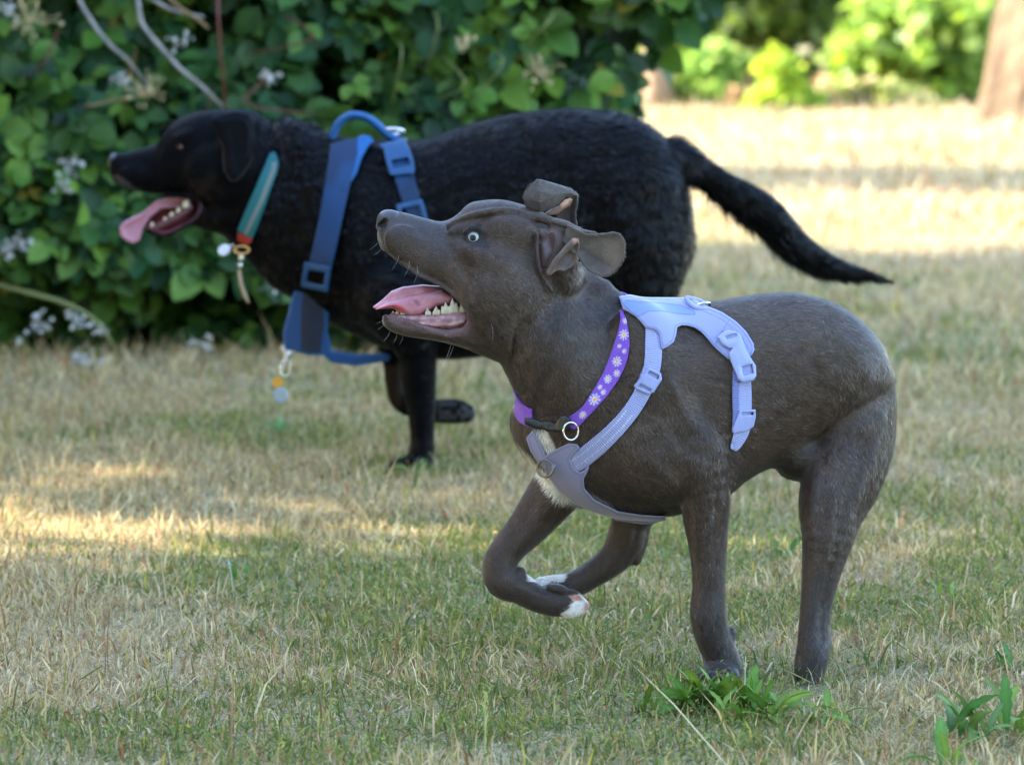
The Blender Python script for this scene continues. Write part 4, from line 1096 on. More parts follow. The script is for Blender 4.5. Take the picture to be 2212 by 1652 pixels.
def black_col(P, u, v):
    c = np.tile(np.array([0.0011, 0.0013, 0.0021]), (len(P), 1))
    br = np.array([(395, 400), (460, 375), (480, 420), (470, 500), (430, 480), (440, 440)], float)
    c = mixc(c, (0.018, 0.011, 0.007), 0.5 * poly_mask(br, u, v, 14) * sstep(0.4, 0.7, vnoise(P, 0.08, 3)))
    c = mixc(c, (0.07, 0.066, 0.07), 0.7 * poly_mask([(238, 378), (262, 384), (298, 412), (270, 404), (242, 392)], u, v, 5))
    c = mixc(c, (0.03, 0.017, 0.011), 0.6 * poly_mask([(836, 790), (866, 790), (866, 884), (836, 860)], u, v, 6) * (P[:, 2] > 30))
    c = mixc(c, (0.06, 0.06, 0.063), 0.7 * poly_mask([(945, 858), (1030, 866), (1030, 914), (945, 914)], u, v, 8) * sstep(0.35, 0.6, vnoise(P, 0.12, 4)))
    dm = poly_sd(np.array([(290, 424), (338, 424), (379, 422), (395, 419), (424, 427), (434, 445), (425, 468), (405, 481), (368, 500), (352, 503), (330, 496), (316, 490)], float), u, v)
    c = np.where(((dm < 1) & (P[:, 2] > -46))[:, None], np.array([0.16, 0.03, 0.035]), c)
    c = mixc(c, (0.10, 0.05, 0.07), 0.8 * (1 - sstep(0, 4, np.abs(dm - 1))) * (v > 440) * (P[:, 2] < 0))
    return c
black = thing('dog', 'black dog with long tail and blue harness standing behind, tongue hanging out', 'dog', tuple(at(900, 1010, 9.8) * np.array([1, 1, 0])))
lo = np.minimum(Bs.L(225, 225, -180), Bs.L(225, 225, 150)); hi = np.maximum(Bs.L(1935, 1030, -180), Bs.L(1935, 1030, 150))
h_ = 4.0
X, Y, Z = grid(lo, hi, h_); bF = bb(X, Y, Z); bV, bQ = surface_nets(bF, lo, h_); del bF
u, v = Bs.uv(bV)
put('body', Bs.world(bV), bQ, M_bcoat, black, col=black_col(bV, u, v))
# nose, eye, tongue, teeth, ears
m = Model(Bs); m.ell(248, 346, 0, 15, 15, 19, 4, rot=8); m.ell(243, 357, 0, 8, 10, 14, 5); m.chain([(240, 352, -17, 3.5), (246, 350, -19, 4)], k=2, op='s')
solid('nose', m, M_nose, black, 1.6, col=(0.03, 0.03, 0.036))
eye_make(Bs, Bs.L(389, 317, bew), 8.6, np.array([-0.45, -0.25, -0.86]) / np.linalg.norm([-0.45, -0.25, -0.86]), black, (0.14, 0.055, 0.012), (0.02, 0.012, 0.01), ir=0.95, pr=0.5, white=(0.12, 0.09, 0.09))
m = Model(Bs)
m.prism([(420, 430), (400, 422), (368, 424), (338, 433), (310, 457), (285, 470), (266, 480), (258, 490), (260, 510), (272, 520), (288, 527), (302, 519), (312, 493), (324, 472), (350, 452), (385, 450), (410, 448)], -14, 16, rnd=6, wf=lambda X, Y, d: 8 * np.clip(-d / 14, 0, 1))
m.chain([(300, 490, -10, 1.5), (330, 455, -12, 2), (370, 435, -12, 2)], k=3, op='g')
solid('tongue', m, M_tongue, black, 1.8, col=(0.40, 0.17, 0.235))
m = Model(Bs); m.chain([(330, 494, -14, 7), (360, 480, -24, 8), (390, 464, -32, 9), (410, 448, -38, 10)], k=6)
solid('gum', m, M_wet, black, 1.8, col=(0.12, 0.05, 0.065))
for a in ((329, 491, -18, 15, 10, ((0, 1),)), (357, 476, -28, 11, 9, ((0, 1),)), (371, 468, -32, 14, 11, ((0, 1),)), (386, 460, -36, 16, 12, ((-.3, 1), (.5, .8))), (402, 450, -42, 25, 17, ((-.4, .8), (.3, 1)))): tooth(*a, parent=black, sp=Bs)
m = Model(Bs)
m.prism([(455, 258), (475, 246), (510, 240), (540, 246), (553, 268), (556, 300), (553, 325), (548, 345), (527, 377), (515, 390), (504, 394), (494, 389), (482, 370), (479, 340), (480, 322), (470, 290)], -108, -101, rnd=3,
        wf=lambda X, Y, d: -10 * np.clip(-d / 18, 0, 1) + 1)
m.chain([(470, 262, -74, 10), (500, 252, -78, 12), (540, 262, -72, 12)], k=12)
m.chain([(502, 290, -120, 3), (506, 340, -120, 3), (510, 365, -120, 2)], k=3, op='g')
m.chain([(545, 280, -98, 5), (540, 300, -98, 6), (548, 330, -96, 4)], k=4, op='g')
EARP = [(455, 258), (475, 246), (510, 240), (540, 246), (553, 268), (556, 300), (553, 325), (548, 345), (527, 377), (515, 390), (504, 394), (494, 389), (482, 370), (479, 340), (480, 322), (470, 290)]
solid('ear', m, M_bcoat, black, 1.8, colfn=lambda P, u, v: mixc(np.tile([0.004, 0.0048, 0.007], (len(P), 1)), (0.035, 0.036, 0.042), (1 - sstep(1, 6, -poly_sd(np.array(EARP, float), u, v))) * (v > 300)))  # edge highlight of the ear painted as a lighter rim
m = Model(Bs); m.prism([(340, 300), (350, 280), (362, 272), (372, 268), (380, 262), (372, 300)], 62, 67, rnd=3); m.chain([(376, 268, 50, 8), (350, 284, 64, 5)], k=6)
solid('brow', m, M_bcoat, black, 2.0, col=(0.0025, 0.003, 0.0045))

flow_b = [(300, 360, 1, .2, 0), (420, 300, 1, .2, 0), (480, 420, .6, .8, 0), (600, 350, .4, 1, 0), (620, 500, .2, 1, 0), (760, 450, .4, .9, 0), (800, 650, .3, 1, 0), (900, 330, 1, .2, 0), (1050, 300, 1, .15, 0), (1200, 280, 1, .15, 0), (1100, 450, .9, .4, 0),
          (1350, 300, .9, .4, 0), (1450, 400, .5, 1, 0), (1470, 520, .3, 1, 0), (1400, 600, 0, 1, 0), (905, 850, 0, 1, 0), (1600, 420, 1, .6, 0), (1600, 465, .7, 1, 0), (1680, 520, .7, 1, 0), (1750, 550, 1, .5, 0), (1880, 600, 1, .15, 0), (980, 890, 1, 0, 0)]
def blen(u, v, P):
    L = np.full(len(u), 11.0)
    L[(u < 560)] = 5
    L[(u > 560) & (u < 720) & (v < 500)] = 15
    L[(u > 1050) & (v < 330)] = 20
    L[(u > 1380)] = 30
    L[(u > 1510)] = np.where(v > np.interp(u, [1510, 1610, 1715, 1845], [385, 432, 528, 590]), np.interp(u, [1510, 1600, 1750, 1860], [36, 42, 34, 14]), np.interp(u, [1510, 1860], [22, 12]))[u > 1510]
    L[v > 760] = 6
    return L
def bmask(P, u, v):
    m_ = np.where(P[:, 2] < 20, 1.0, 0.3)
    m_[poly_sd(np.array([(290, 470), (290, 424), (395, 419), (440, 425), (444, 450), (415, 488), (352, 510), (316, 496)], float), u, v) < 2] = 0
    m_[np.hypot(u - 389, v - 317) < 12] = 0; m_[np.hypot(u - 247, v - 348) < 18] = 0
    m_[(u > 1360)] *= 1.8
    return m_
fur_mesh('coat_hair', Bs, bV, bQ, 130000, flow_b, blen, 2.0, M_bfur, black, lambda P, u, v: black_col(P, u, v) * 1.1, seed=8, lift=lambda u, v: 0.13 + 0.14 * sstep(1250, 1400, u) + 0.12 * sstep(1100, 1250, u) * (v < 330), mask=bmask, jitter=0.22, nrm_mix=0.2, curl=1, clump=0.5, var=0.55, cstretch=np.array([0.25, 1., 1.]))

def fmask(P, u, v):
    low = np.interp(u, [1500, 1560, 1610, 1660, 1715, 1780, 1845, 1890], [395, 430, 462, 500, 556, 592, 604, 606])
    tail = (u > 1520) & (u < 1890) & (v > low - 14)
    rump = (u > 1440) & (u < 1530) & (v > 395) & (v < 640) | (u > 1300) & (u < 1500) & (v < 300) | (u < 690) & (u > 590) & (v < 275)
    return 1.0 * tail + 0.5 * rump
fur_mesh('feathering', Bs, bV, bQ, 2600, [(1600, 465, 1, .9, 0), (1700, 540, 1, .7, 0), (1850, 600, 1, .2, 0), (1510, 500, .6, 1, 0), (1480, 600, .4, 1, 0), (1400, 260, 1, .1, 0), (640, 262, 1, -.2, 0)],
         lambda u, v, P: np.where(u > 1520, np.interp(u, [1520, 1620, 1760, 1880], [36, 50, 34, 14]), 22), 4.5, M_bfur, black, lambda P, u, v: black_col(P, u, v), seed=18, lift=0.55, mask=fmask, jitter=0.25, nrm_mix=0.2)

# collar with tags
BC = [(594, 328), (602, 352), (598, 375), (588, 400), (572, 446), (557, 488), (545, 516), (512, 500), (530, 455), (552, 405), (570, 362), (582, 332)]
def bc_col(P, u, v):
    s, t = along_line([(593, 330), (590, 365), (565, 430), (528, 508)], u, v)
    c = np.tile(np.array([0.006, 0.11, 0.125]), (len(P), 1))
    return mixc(c, (0.15, 0.17, 0.165), (np.abs(t + 1) < 4.5) * (s > 20))
bcollar = sheet('collar', Bs, bb, BC, M_blueweb, black, off=12, t=3, rnd=2, wlim=(-150, 20), colfn=bc_col)
sheet('collar_end', Bs, bb, [(513, 503), (545, 516), (541, 526), (530, 530), (512, 520)], mat_new('red_webbing', rough=0.6, attr='Col'), bcollar, off=12, t=5, h=1.2, rnd=1, wlim=(-150, -60), col=(0.30, 0.02, 0.012))
bw = float(surfw(bb, 528, 510, thr=12)[0])
def disc(name, sp, u, v, w, ru, rv, rot, mat, parent, th=2.0):
    m = Model(sp); n = 20; c, s = math.cos(R(rot)), math.sin(R(rot))
    m.prism([(u + ru * math.cos(a) * c - rv * math.sin(a) * s, v + ru * math.cos(a) * s + rv * math.sin(a) * c) for a in np.linspace(0, 2 * math.pi, n, endpoint=False)], w - th, w + th, rnd=1.2)
    return solid(name, m, mat, parent, 1.2)
M_tag = mat_new('tag_metal', (0.66, 0.66, 0.68), rough=0.3, metal=0.8)
M_tagw = mat_new('tag_enamel', (0.62, 0.62, 0.72), rough=0.35)
M_tago = mat_new('tag_orange', (0.55, 0.26, 0.02), rough=0.4)
M_bone = mat_new('tag_bone', (0.30, 0.22, 0.13), rough=0.6)
disc('tag', Bs, 484, 540, bw, 15, 12, -30, M_tagw, bcollar)
tube('ring', Bs.world(np.array([Bs.L(522 + 16 * math.cos(a), 540 + 8 * math.sin(a), bw - 6 + 5 * math.cos(a)) for a in np.linspace(0, 2 * math.pi, 12, endpoint=False)])), 0.0022, mat_new('brass_ring', (0.6, 0.33, 0.12), rough=0.3, metal=1), bcollar, closed=True, sub=3)
tube('chain_link', Bs.world(Bs.L(np.array([505., 496, 488]), np.array([528., 533, 536]), np.array([bw] * 3))), 0.0015, M_metal, bcollar)
disc('tag_link', Bs, 521, 556, bw, 6, 8, 0, M_tag, bcollar, 3); disc('tag_link', Bs, 519, 573, bw, 5, 6, 0, M_tag, bcollar, 3)
m = Model(Bs); m.chain([(517, 586, bw, 4), (521, 615, bw, 5), (530, 640, bw, 5), (536, 652, bw, 3)], k=3); solid('tag', m, M_bone, bcollar, 1.5)

# blue harness
bh = thing('harness', None, None, tuple(wpos(black))); bh.parent = black; bh.location = (0, 0, 0)
B1 = np.array([0.0005, 0.032, 0.115]); B2 = np.array([0.007, 0.090, 0.28]); B3 = np.array([0.0008, 0.006, 0.020])
def grad(P, u, v): return mixc(np.tile(B1, (len(P), 1)), B3 * 1.6, 0.6 * sstep(0.3, 0.7, vnoise(P, 0.02, 4)))
PL = [(768, 300), (784, 291), (800, 294), (807, 304), (794, 318), (780, 345), (770, 375), (754, 400), (744, 390), (756, 340)]
sheet('shoulder_pad', Bs, bb, PL, M_blueweb, bh, off=12, t=5, rnd=4, wlim=(-180, 20), col=B2)
SA = [(714, 312), (740, 304), (772, 298), (772, 330), (757, 395), (740, 470), (716, 582), (668, 570), (690, 470), (704, 380)]
sheet('strap', Bs, bb, SA, M_blueweb, bh, off=17, t=4, rnd=3, wlim=(-190, 20), colfn=grad)
sheet('slider', Bs, bb, [(657, 566), (715, 576), (708, 632), (650, 620)], M_blueplastic, bh, off=22, t=5, rnd=3, holes=[[(667, 583), (703, 589), (698, 617), (662, 609)]], wlim=(-190, 20))
LP = [(656, 598), (704, 606), (707, 630), (713, 660), (709, 716), (718, 756), (768, 764), (838, 762), (846, 768), (840, 780), (768, 791), (717, 784), (697, 768), (667, 768), (614, 754), (609, 722), (620, 680), (632, 634)]
def lp_col(P, u, v):
    c = np.tile(B1 * 1.1, (len(P), 1)); c = mixc(c, B3, poly_mask([(654, 632), (698, 640), (700, 700), (692, 764), (650, 764), (650, 690)], u, v, 1.5))
    d = poly_sd(np.array(LP, float), u, v)
    return mixc(c, B2 * 0.8, 1 - sstep(4, 7, -d))
m = Model(Bs)
m.prism(LP, -66, -56, rnd=4, wf=lambda X, Y, d: 0.45 * np.maximum(X + 420, 0) * 0 + 0.35 * np.abs(X + 440) * (X < -440))
solid('chest_pad', m, M_blueweb, bh, 2.0, colfn=lp_col)
SG = [(826, 312), (876, 304), (886, 350), (895, 385), (908, 430), (925, 480), (884, 482), (866, 430), (850, 380)]
sheet('strap', Bs, bb, SG, M_blueweb, bh, off=12, t=3.5, rnd=3, wlim=(-190, 20), colfn=grad)
BB = [(817, 313), (840, 306), (862, 304), (880, 298), (877, 310), (884, 322), (893, 345), (896, 368), (893, 376), (870, 377), (850, 380), (842, 378), (836, 358), (830, 334), (829, 324)]
sheet('buckle', Bs, bb, BB, M_blueplastic, bh, off=20, t=6, rnd=3, holes=[[(845, 347), (882, 340), (886, 357), (850, 364)]], wlim=(-190, 20))
sheet('slider', Bs, bb, [(855, 442), (912, 430), (926, 480), (916, 484), (905, 444), (866, 452), (872, 478), (862, 476)], M_blueplastic, bh, off=19, t=5, rnd=3, wlim=(-190, 20))
hp = Bs.L(np.array([716., 718, 730, 757, 790, 815, 840, 868]), np.array([318., 296, 268, 250, 254, 270, 292, 310]), np.array([-30.] * 8))
m = Model(Bs); m.chain([(715, 318, -26, 9), (719, 294, -26, 9), (732, 267, -26, 9), (757, 250, -26, 9), (790, 254, -26, 9), (815, 271, -26, 9.5), (838, 292, -26, 10), (862, 306, -26, 9)], k=3, ws=0.55, sub=4)
solid('handle', m, M_blueweb, bh, 2.0, colfn=lambda P, u, v: np.tile(B2 * 0.75, (len(P), 1)))
tube('ring', Bs.world(np.array([Bs.L(851 + 20 * math.cos(a), 285 + 6 * math.sin(a), -26 + 16 * math.sin(a)) for a in np.linspace(0, 2 * math.pi, 14, endpoint=False)])), 0.0035, M_tag, bh, closed=True, sub=3)
# front clip and tags under the chest pad
m = Model(Bs); m.chain([(612, 750, -30, 5), (620, 768, -32, 5), (632, 760, -32, 5)], k=3); m.chain([(622, 768, -32, 4), (612, 790, -32, 3.5), (606, 806, -32, 4)], k=3)
solid('clip', m, M_tag, bh, 1.6)
tube('ring', Bs.world(np.array([Bs.L(616 + 11 * math.cos(a), 795 + 18 * math.sin(a), -32 + 4 * math.cos(a)) for a in np.linspace(0, 2 * math.pi, 12, endpoint=False)])), 0.0013, M_metal, bh, closed=True, sub=3)
disc('tag', Bs, 600, 826, -34, 12, 13, 10, M_tago, bh); disc('tag', Bs, 606, 854, -38, 16, 18, -10, mat_new('tag_bluegrey', (0.28, 0.36, 0.45), rough=0.35, metal=0.6), bh)
# ------------------------------------------------------------------ ground
def ground_z(x, y): return 0.004 * np.sin(x * 2.1 + y * 0.7) + 0.003 * np.sin(y * 3.3 + 1.0)
GREEN_SPOTS = [(560, 930, 130, 40), (880, 1015, 130, 28), (450, 1260, 420, 90), (1000, 1340, 320, 90), (1550, 1470, 260, 60), (2150, 1560, 140, 60), (2130, 1220, 130, 60), (2060, 760, 220, 40),
               (1650, 1190, 140, 40), (100, 1180, 120, 40), (1350, 1600, 400, 60), (300, 1600, 300, 60), (1900, 1330, 160, 50), (700, 1600, 200, 40)]
DRY_SPOTS = [(350, 1080, 500, 70), (1000, 1080, 500, 60), (200, 1400, 260, 90), (1900, 1250, 200, 60), (150, 850, 300, 50), (1800, 900, 400, 40)]
def greenness(x, y, z=0):
    P2 = np.stack([x, y], 1)
    g = 0.5 * vnoise(P2 * [1, 0.7], 1.1, 21) + 0.3 * vnoise(P2 * [1, 0.8], 4.3, 22) + 0.2 * vnoise(P2, 13, 23)
    u, v = project(np.stack([x, y, 0 * x], 1))
    g = g - 0.02 + 0.16 * (vnoise(P2, 34, 24) - 0.5) - 0.32 * sstep(15.5, 18, y)
    for a, b, ru, rv in GREEN_SPOTS: g = g + 0.20 * np.exp(-((u - a) / ru) ** 2 - ((v - b) / rv) ** 2)
    for a, b, ru, rv in DRY_SPOTS: g = g - 0.22 * np.exp(-((u - a) / ru) ** 2 - ((v - b) / rv) ** 2)
    return g

M_ground = bpy.data.materials.new('dry_lawn_soil'); M_ground.use_nodes = True
nt = M_ground.node_tree; N = nt.nodes; K = nt.links; b = N['Principled BSDF']; b.inputs['Roughness'].default_value = 0.95; b.inputs['Specular IOR Level'].default_value = 0.1
tc = N.new('ShaderNodeTexCoord')
def tex(scale, det, out='Fac', ms=(1, 1, 1)):
    mp = N.new('ShaderNodeMapping'); mp.inputs['Scale'].default_value = ms; K.new(tc.outputs['Object'], mp.inputs['Vector'])
    t = N.new('ShaderNodeTexNoise'); t.inputs['Scale'].default_value = scale; t.inputs['Detail'].default_value = det; K.new(mp.outputs['Vector'], t.inputs['Vector']); return t.outputs[out]
def ramp(src, stops):
    r = N.new('ShaderNodeValToRGB'); e = r.color_ramp.elements
    while len(e) > 1: e.remove(e[-1])
    e[0].position, e[0].color = stops[0][0], (*stops[0][1], 1)
    for p, c in stops[1:]: q = e.new(p); q.color = (*c, 1)
    K.new(src, r.inputs['Fac']); return r.outputs['Color']
def mixn(a, bb_, f, mode='MIX'):
    m = N.new('ShaderNodeMix'); m.data_type = 'RGBA'; m.blend_type = mode
    K.new(a, m.inputs['A']); K.new(bb_, m.inputs['B'])
    if isinstance(f, float): m.inputs['Factor'].default_value = f
    else: K.new(f, m.inputs['Factor'])
    return m.outputs['Result']
fine = ramp(tex(130, 5), [(0.3, (0.10, 0.075, 0.045)), (0.45, (0.26, 0.20, 0.12)), (0.6, (0.40, 0.33, 0.20)), (0.75, (0.52, 0.44, 0.28))])
gfine = ramp(tex(110, 5), [(0.3, (0.035, 0.05, 0.015)), (0.5, (0.10, 0.13, 0.04)), (0.7, (0.24, 0.24, 0.10))])
patch = ramp(tex(0.55, 5, ms=(1, 0.8, 1)), [(0.42, (0, 0, 0)), (0.62, (0.75, 0.75, 0.75))])
K.new(mixn(fine, gfine, patch), b.inputs['Base Color'])
bp = N.new('ShaderNodeBump'); bp.inputs['Strength'].default_value = 0.8; bp.inputs['Distance'].default_value = 0.02; K.new(tex(60, 5), bp.inputs['Height']); K.new(bp.outputs['Normal'], b.inputs['Normal'])
xs = np.concatenate([np.linspace(-60, -4, 15), np.linspace(-3.8, 3.8, 60), np.linspace(4, 60, 15)]); ys = np.concatenate([np.linspace(-20, 4.5, 8), np.linspace(5, 14, 80), np.linspace(14.5, 40, 40), np.linspace(45, 160, 10)])
XX, YY = np.meshgrid(xs, ys); nn = len(xs)
GV = np.stack([XX.ravel(), YY.ravel(), ground_z(XX.ravel(), YY.ravel())], 1)
ii = (np.arange(len(ys) - 1)[:, None] * nn + np.arange(nn - 1)[None]).ravel()
tag(put('ground', GV, np.stack([ii, ii + 1, ii + 1 + nn, ii + nn], 1), M_ground), kind='structure')

# ------------------------------------------------------------------ grass
M_grass = mat_new('lawn_grass', rough=0.6, spec=0.25, attr='Col', transl=0.35)
STRAW = np.array([(0.58, 0.47, 0.28), (0.47, 0.37, 0.20), (0.68, 0.60, 0.41), (0.40, 0.28, 0.14), (0.54, 0.47, 0.32), (0.26, 0.16, 0.08)])
GREENC = np.array([(0.11, 0.165, 0.03), (0.16, 0.22, 0.04), (0.25, 0.28, 0.07), (0.075, 0.13, 0.03), (0.31, 0.31, 0.09), (0.13, 0.19, 0.05)])
def grass_blades(n, y0, y1, hwf, hgt, wid, seed, lie=0.35, power=1.0):
    rng = np.random.default_rng(seed)
    y = y0 * (y1 / y0) ** (rng.random(n) ** power) if power else rng.uniform(y0, y1, n)
    x = rng.uniform(-1, 1, n) * hwf(y)
    g = greenness(x, y)
    gr = rng.random(n) < sstep(0.39, 0.64, g) * 0.72 + 0.09
    P2 = np.stack([x, y], 1)
    dens = 0.6 * vnoise(P2, 7.0, 31) + 0.4 * vnoise(P2, 26.0, 32)
    keep = rng.random(n) < 0.1 + 1.35 * dens
    x, y, g, gr = x[keep], y[keep], g[keep], gr[keep]; n = len(x)
    H = hgt * rng.lognormal(0, 0.42, n) * np.where(gr, 0.85, 1.0) * (0.55 + 0.95 * vnoise(np.stack([x, y], 1), 15, 33))
    for pu, pv in ((1735, 1500), (1560, 1462), (1735, 1515), (895, 1012)):
        pc = ground_at(pu, pv); H = H * (1 - 0.72 * np.exp(-((x - pc[0]) / 0.045) ** 2 - ((y - pc[1]) / 0.07) ** 2))
    tilt = np.where(rng.random(n) < lie, rng.uniform(0.9, 1.5, n), np.abs(rng.normal(0, 0.62, n)))
    az = rng.uniform(0, 2 * np.pi, n); bend = rng.uniform(0.0, 0.7, n)
    d = np.stack([np.cos(az), np.sin(az)], 1)
    W = wid * np.where(rng.random(n) < 0.65, rng.uniform(0.35, 0.8, n), rng.uniform(0.9, 1.6, n)) * np.where(gr, 1.15, 1)
    saz = rng.uniform(0, np.pi, n); S = np.stack([np.cos(saz), np.sin(saz) * 0.5, 0 * saz], 1) * W[:, None] / 2
    z0 = ground_z(x, y) + rng.uniform(0, 0.012, n) * (tilt > 0.9)
    B0 = np.stack([x, y, z0 - 0.002], 1)
    def pt(t, tl): return B0 + np.concatenate([d * (np.sin(tl) * H * t)[:, None], (np.cos(tl) * H * t)[:, None]], 1)
    mid = pt(0.55, tilt); tip = mid + np.concatenate([d * (np.sin(tilt + bend) * H * .45)[:, None], (np.maximum(np.cos(tilt + bend), -0.1) * H * .45)[:, None]], 1)
    V = np.stack([B0 - S, B0 + S, mid + S * .8, mid - S * .8, tip], 1).reshape(-1, 3)
    k = np.arange(n)[:, None] * 5
    ci = rng.integers(0, 6, n)
    c = np.where(gr[:, None], GREENC[ci], STRAW[ci]) * rng.uniform(0.72, 1.2, n)[:, None] * np.where(y[:, None] > 16, np.array([1.0, 0.96, 0.95]), np.array([1.05, 0.98, 0.84]))
    odd = rng.random(n)
    c[odd < 0.012] = (0.42, 0.13, 0.06); c[(odd > 0.985)] = (0.50, 0.42, 0.06)
    c = np.repeat(c, 5, 0)
    base = np.tile([1, 1, 0, 0, 0], n).astype(bool)
    c[base] = c[base] * 0.6 + np.array([0.20, 0.15, 0.08]) * 0.4
    return V, k + np.array([[0, 1, 2, 3]]), k + np.array([[3, 2, 4]]), c
def grass(name, *a, **kw):
    V, q, t, c = grass_blades(*a, **kw)
    o = put(name, V, [q, t], M_grass, col=c, smooth=False)
    return tag(o, None, None, None, 'stuff')
QF = 1.0
tag(grass('grass', int(500000 * QF), 5.7, 11.5, lambda y: 0.1 * y + 0.75, 0.021, 0.0027, 1, lie=0.45, power=0.8), 'short half-dry mown grass around the dogs')
tag(grass('fallen_stalks', int(2600 * QF), 5.7, 11.5, lambda y: 0.1 * y + 0.7, 0.075, 0.0022, 5, lie=0.85), 'long pale dead stalks lying over the mown grass')
tag(grass('grass', int(140000 * QF), 11.5, 18.5, lambda y: 0.1 * y + 1.1, 0.03, 0.0045, 2, lie=0.3), 'shaded half-dry lawn behind the dogs')
tag(grass('grass', int(90000 * QF), 18.0, 34.0, lambda y: 0.1 * y + 1.8, 0.045, 0.012, 3, lie=0.3), 'straw-coloured sunlit lawn in the distance')

# low ground cover: small round leaves
def leaf_cloud(P, Nn, size, rng, asp=0.6, fold=0.25, npts=6, dirs=None):
    """one small folded leaf per point; Nn normals. returns V, faces(quad list)"""
    n = len(P)
    if dirs is None: dirs = rng.normal(size=(n, 3))
    D = dirs - Nn * (dirs * Nn).sum(1)[:, None]; D /= np.linalg.norm(D, axis=1)[:, None] + 1e-9
    S = np.cross(Nn, D)
    s = size[:, None] if hasattr(size, '__len__') else size
    prof = [(0.0, 0.0), (0.18, 0.30), (0.45, 0.5), (0.72, 0.40), (0.9, 0.18), (1.0, 0.0)]
    V = []
    for t, w in prof:   # left edge
        droop = -0.18 * t * t
        V.append(P + (D * t + Nn * droop) * s)
    for t, w in prof[1:-1]:
        droop = -0.18 * t * t
        V.append(P + (D * t - S * w * asp + Nn * (droop + fold * w)) * s)
    for t, w in prof[1:-1]:
        droop = -0.18 * t * t
        V.append(P + (D * t + S * w * asp + Nn * (droop + fold * w)) * s)
    V = np.stack(V, 1)        # 6 mid + 4 left + 4 right
    k = np.arange(n)[:, None] * 14
    tri = np.concatenate([k + np.array([[0, 1, 6]]), k + np.array([[0, 10, 1]]), k + np.array([[4, 5, 9]]), k + np.array([[4, 13, 5]])])
    quad = np.concatenate([k + np.array([[i, i + 1, 6 + i, 5 + i]]) for i in (1, 2, 3)] + [k + np.array([[i + 1, i, 9 + i, 10 + i]]) for i in (1, 2, 3)])
    return V.reshape(-1, 3), [tri, quad], 14
rng = np.random.default_rng(77)
n = int(110000 * QF); y = 5.7 * (11.5 / 5.7) ** rng.random(n); x = rng.uniform(-1, 1, n) * (0.1 * y + 0.6)
k_ = rng.random(n) < sstep(0.48, 0.8, greenness(x, y)) * 0.45 + 0.012
x, y = x[k_], y[k_]; n = len(x)
P = np.stack([x, y, ground_z(x, y) + rng.uniform(0.003, 0.03, n)], 1)
Nn = rng.normal(0, 0.45, (n, 3)) + [0, -0.35, 1]; Nn /= np.linalg.norm(Nn, axis=1)[:, None]
V, F_, per = leaf_cloud(P, Nn, rng.uniform(0.004, 0.009, n), rng, asp=0.5)
cg = np.array([(0.12, 0.20, 0.04), (0.20, 0.27, 0.05), (0.09, 0.16, 0.04), (0.34, 0.34, 0.07), (0.16, 0.22, 0.06), (0.34, 0.19, 0.08)])[rng.integers(0, 6, n)] * rng.uniform(0.7, 1.2, n)[:, None]
tag(put('ground_cover', V, F_, M_grass, col=np.repeat(cg, per, 0)), 'tiny round green leaves creeping among the dry grass', kind='stuff')

# broad-leaved weeds
M_weed = mat_new('weed_leaf', rough=0.6, spec=0.3, attr='Col', transl=0.3, noise=(30, 0.15))
def weed(u, v, size, nl, label, seed, spread=1.0, green=(0.085, 0.19, 0.025), fl=0.28):
    rng = np.random.default_rng(seed); c = ground_at(u, v); c[2] = ground_z(c[0], c[1])
    VV = []; FF = []; CC = []; off = 0
    for i in range(nl):
        az = 2 * math.pi * i / nl * 1.0 + rng.normal(0, 0.35); L = size * rng.uniform(0.65, 1.2); up = rng.uniform(0.35, 1.15)
        d = np.array([math.cos(az) * spread, math.sin(az), 0]); s = np.array([-math.sin(az), math.cos(az), 0]); W = L * rng.uniform(0.075, 0.12)
        m_ = 12; tt = np.linspace(0, 1, m_)
        base = c + np.array([rng.normal(0, 0.012 * spread), rng.normal(0, 0.008), 0])
        cen = base + d * (L * np.sin(up * 0.5 + tt * up * 0.9) * tt)[:, None] * 0.9 + np.array([0, 0, 1]) * (L * np.cos(up * 0.55 + tt * up * 0.9) * tt)[:, None]
        w = W * (np.sin(math.pi * np.clip(tt * 0.97 + 0.02, 0, 1) ** 1.4) * 0.9 + 0.12 * (1 - tt)) * (1 + 0.18 * np.where(np.arange(m_) % 2, 1, -1) * (tt > 0.15) * (tt < 0.9))
        tw = rng.normal(0, 0.5)
        sd = s * math.cos(tw) + np.array([0, 0, 1]) * math.sin(tw)
        V = np.concatenate([cen - sd * w[:, None] + [0, 0, 0.15 * W], cen, cen + sd * w[:, None] + [0, 0, 0.15 * W]])
        for j in range(m_ - 1):
            FF.append([off + j, off + j + 1, off + m_ + j + 1, off + m_ + j]); FF.append([off + m_ + j, off + m_ + j + 1, off + 2 * m_ + j + 1, off + 2 * m_ + j])
        col = np.tile(np.array(green) * rng.uniform(0.7, 1.35) * np.array([rng.uniform(.8, 1.5), 1, 1]), (3 * m_, 1)); col[m_:2 * m_] *= 1.35
        VV.append(V); CC.append(col); off += 3 * m_
    o = put('weed', np.concatenate(VV), np.array(FF), M_weed, base=c, col=np.concatenate(CC))
    return tag(o, label, 'weed', 'broad-leaved weeds in the lawn')
weed(1480, 1535, 0.064, 24, 'broad-leaved green weed left of the grey dog\'s planted front paw', 1)
weed(1540, 1532, 0.070, 30, 'dense green weed tuft right in front of the grey dog\'s front paw', 2)
weed(1612, 1534, 0.064, 26, 'green weed tuft between the grey dog\'s front and hind paws', 3)
weed(1662, 1550, 0.064, 18, 'leafy weed just left of the grey dog\'s hind paw', 4)
weed(1785, 1560, 0.048, 12, 'smaller weed to the right of the grey dog\'s hind paw', 5, green=(0.14, 0.27, 0.05))
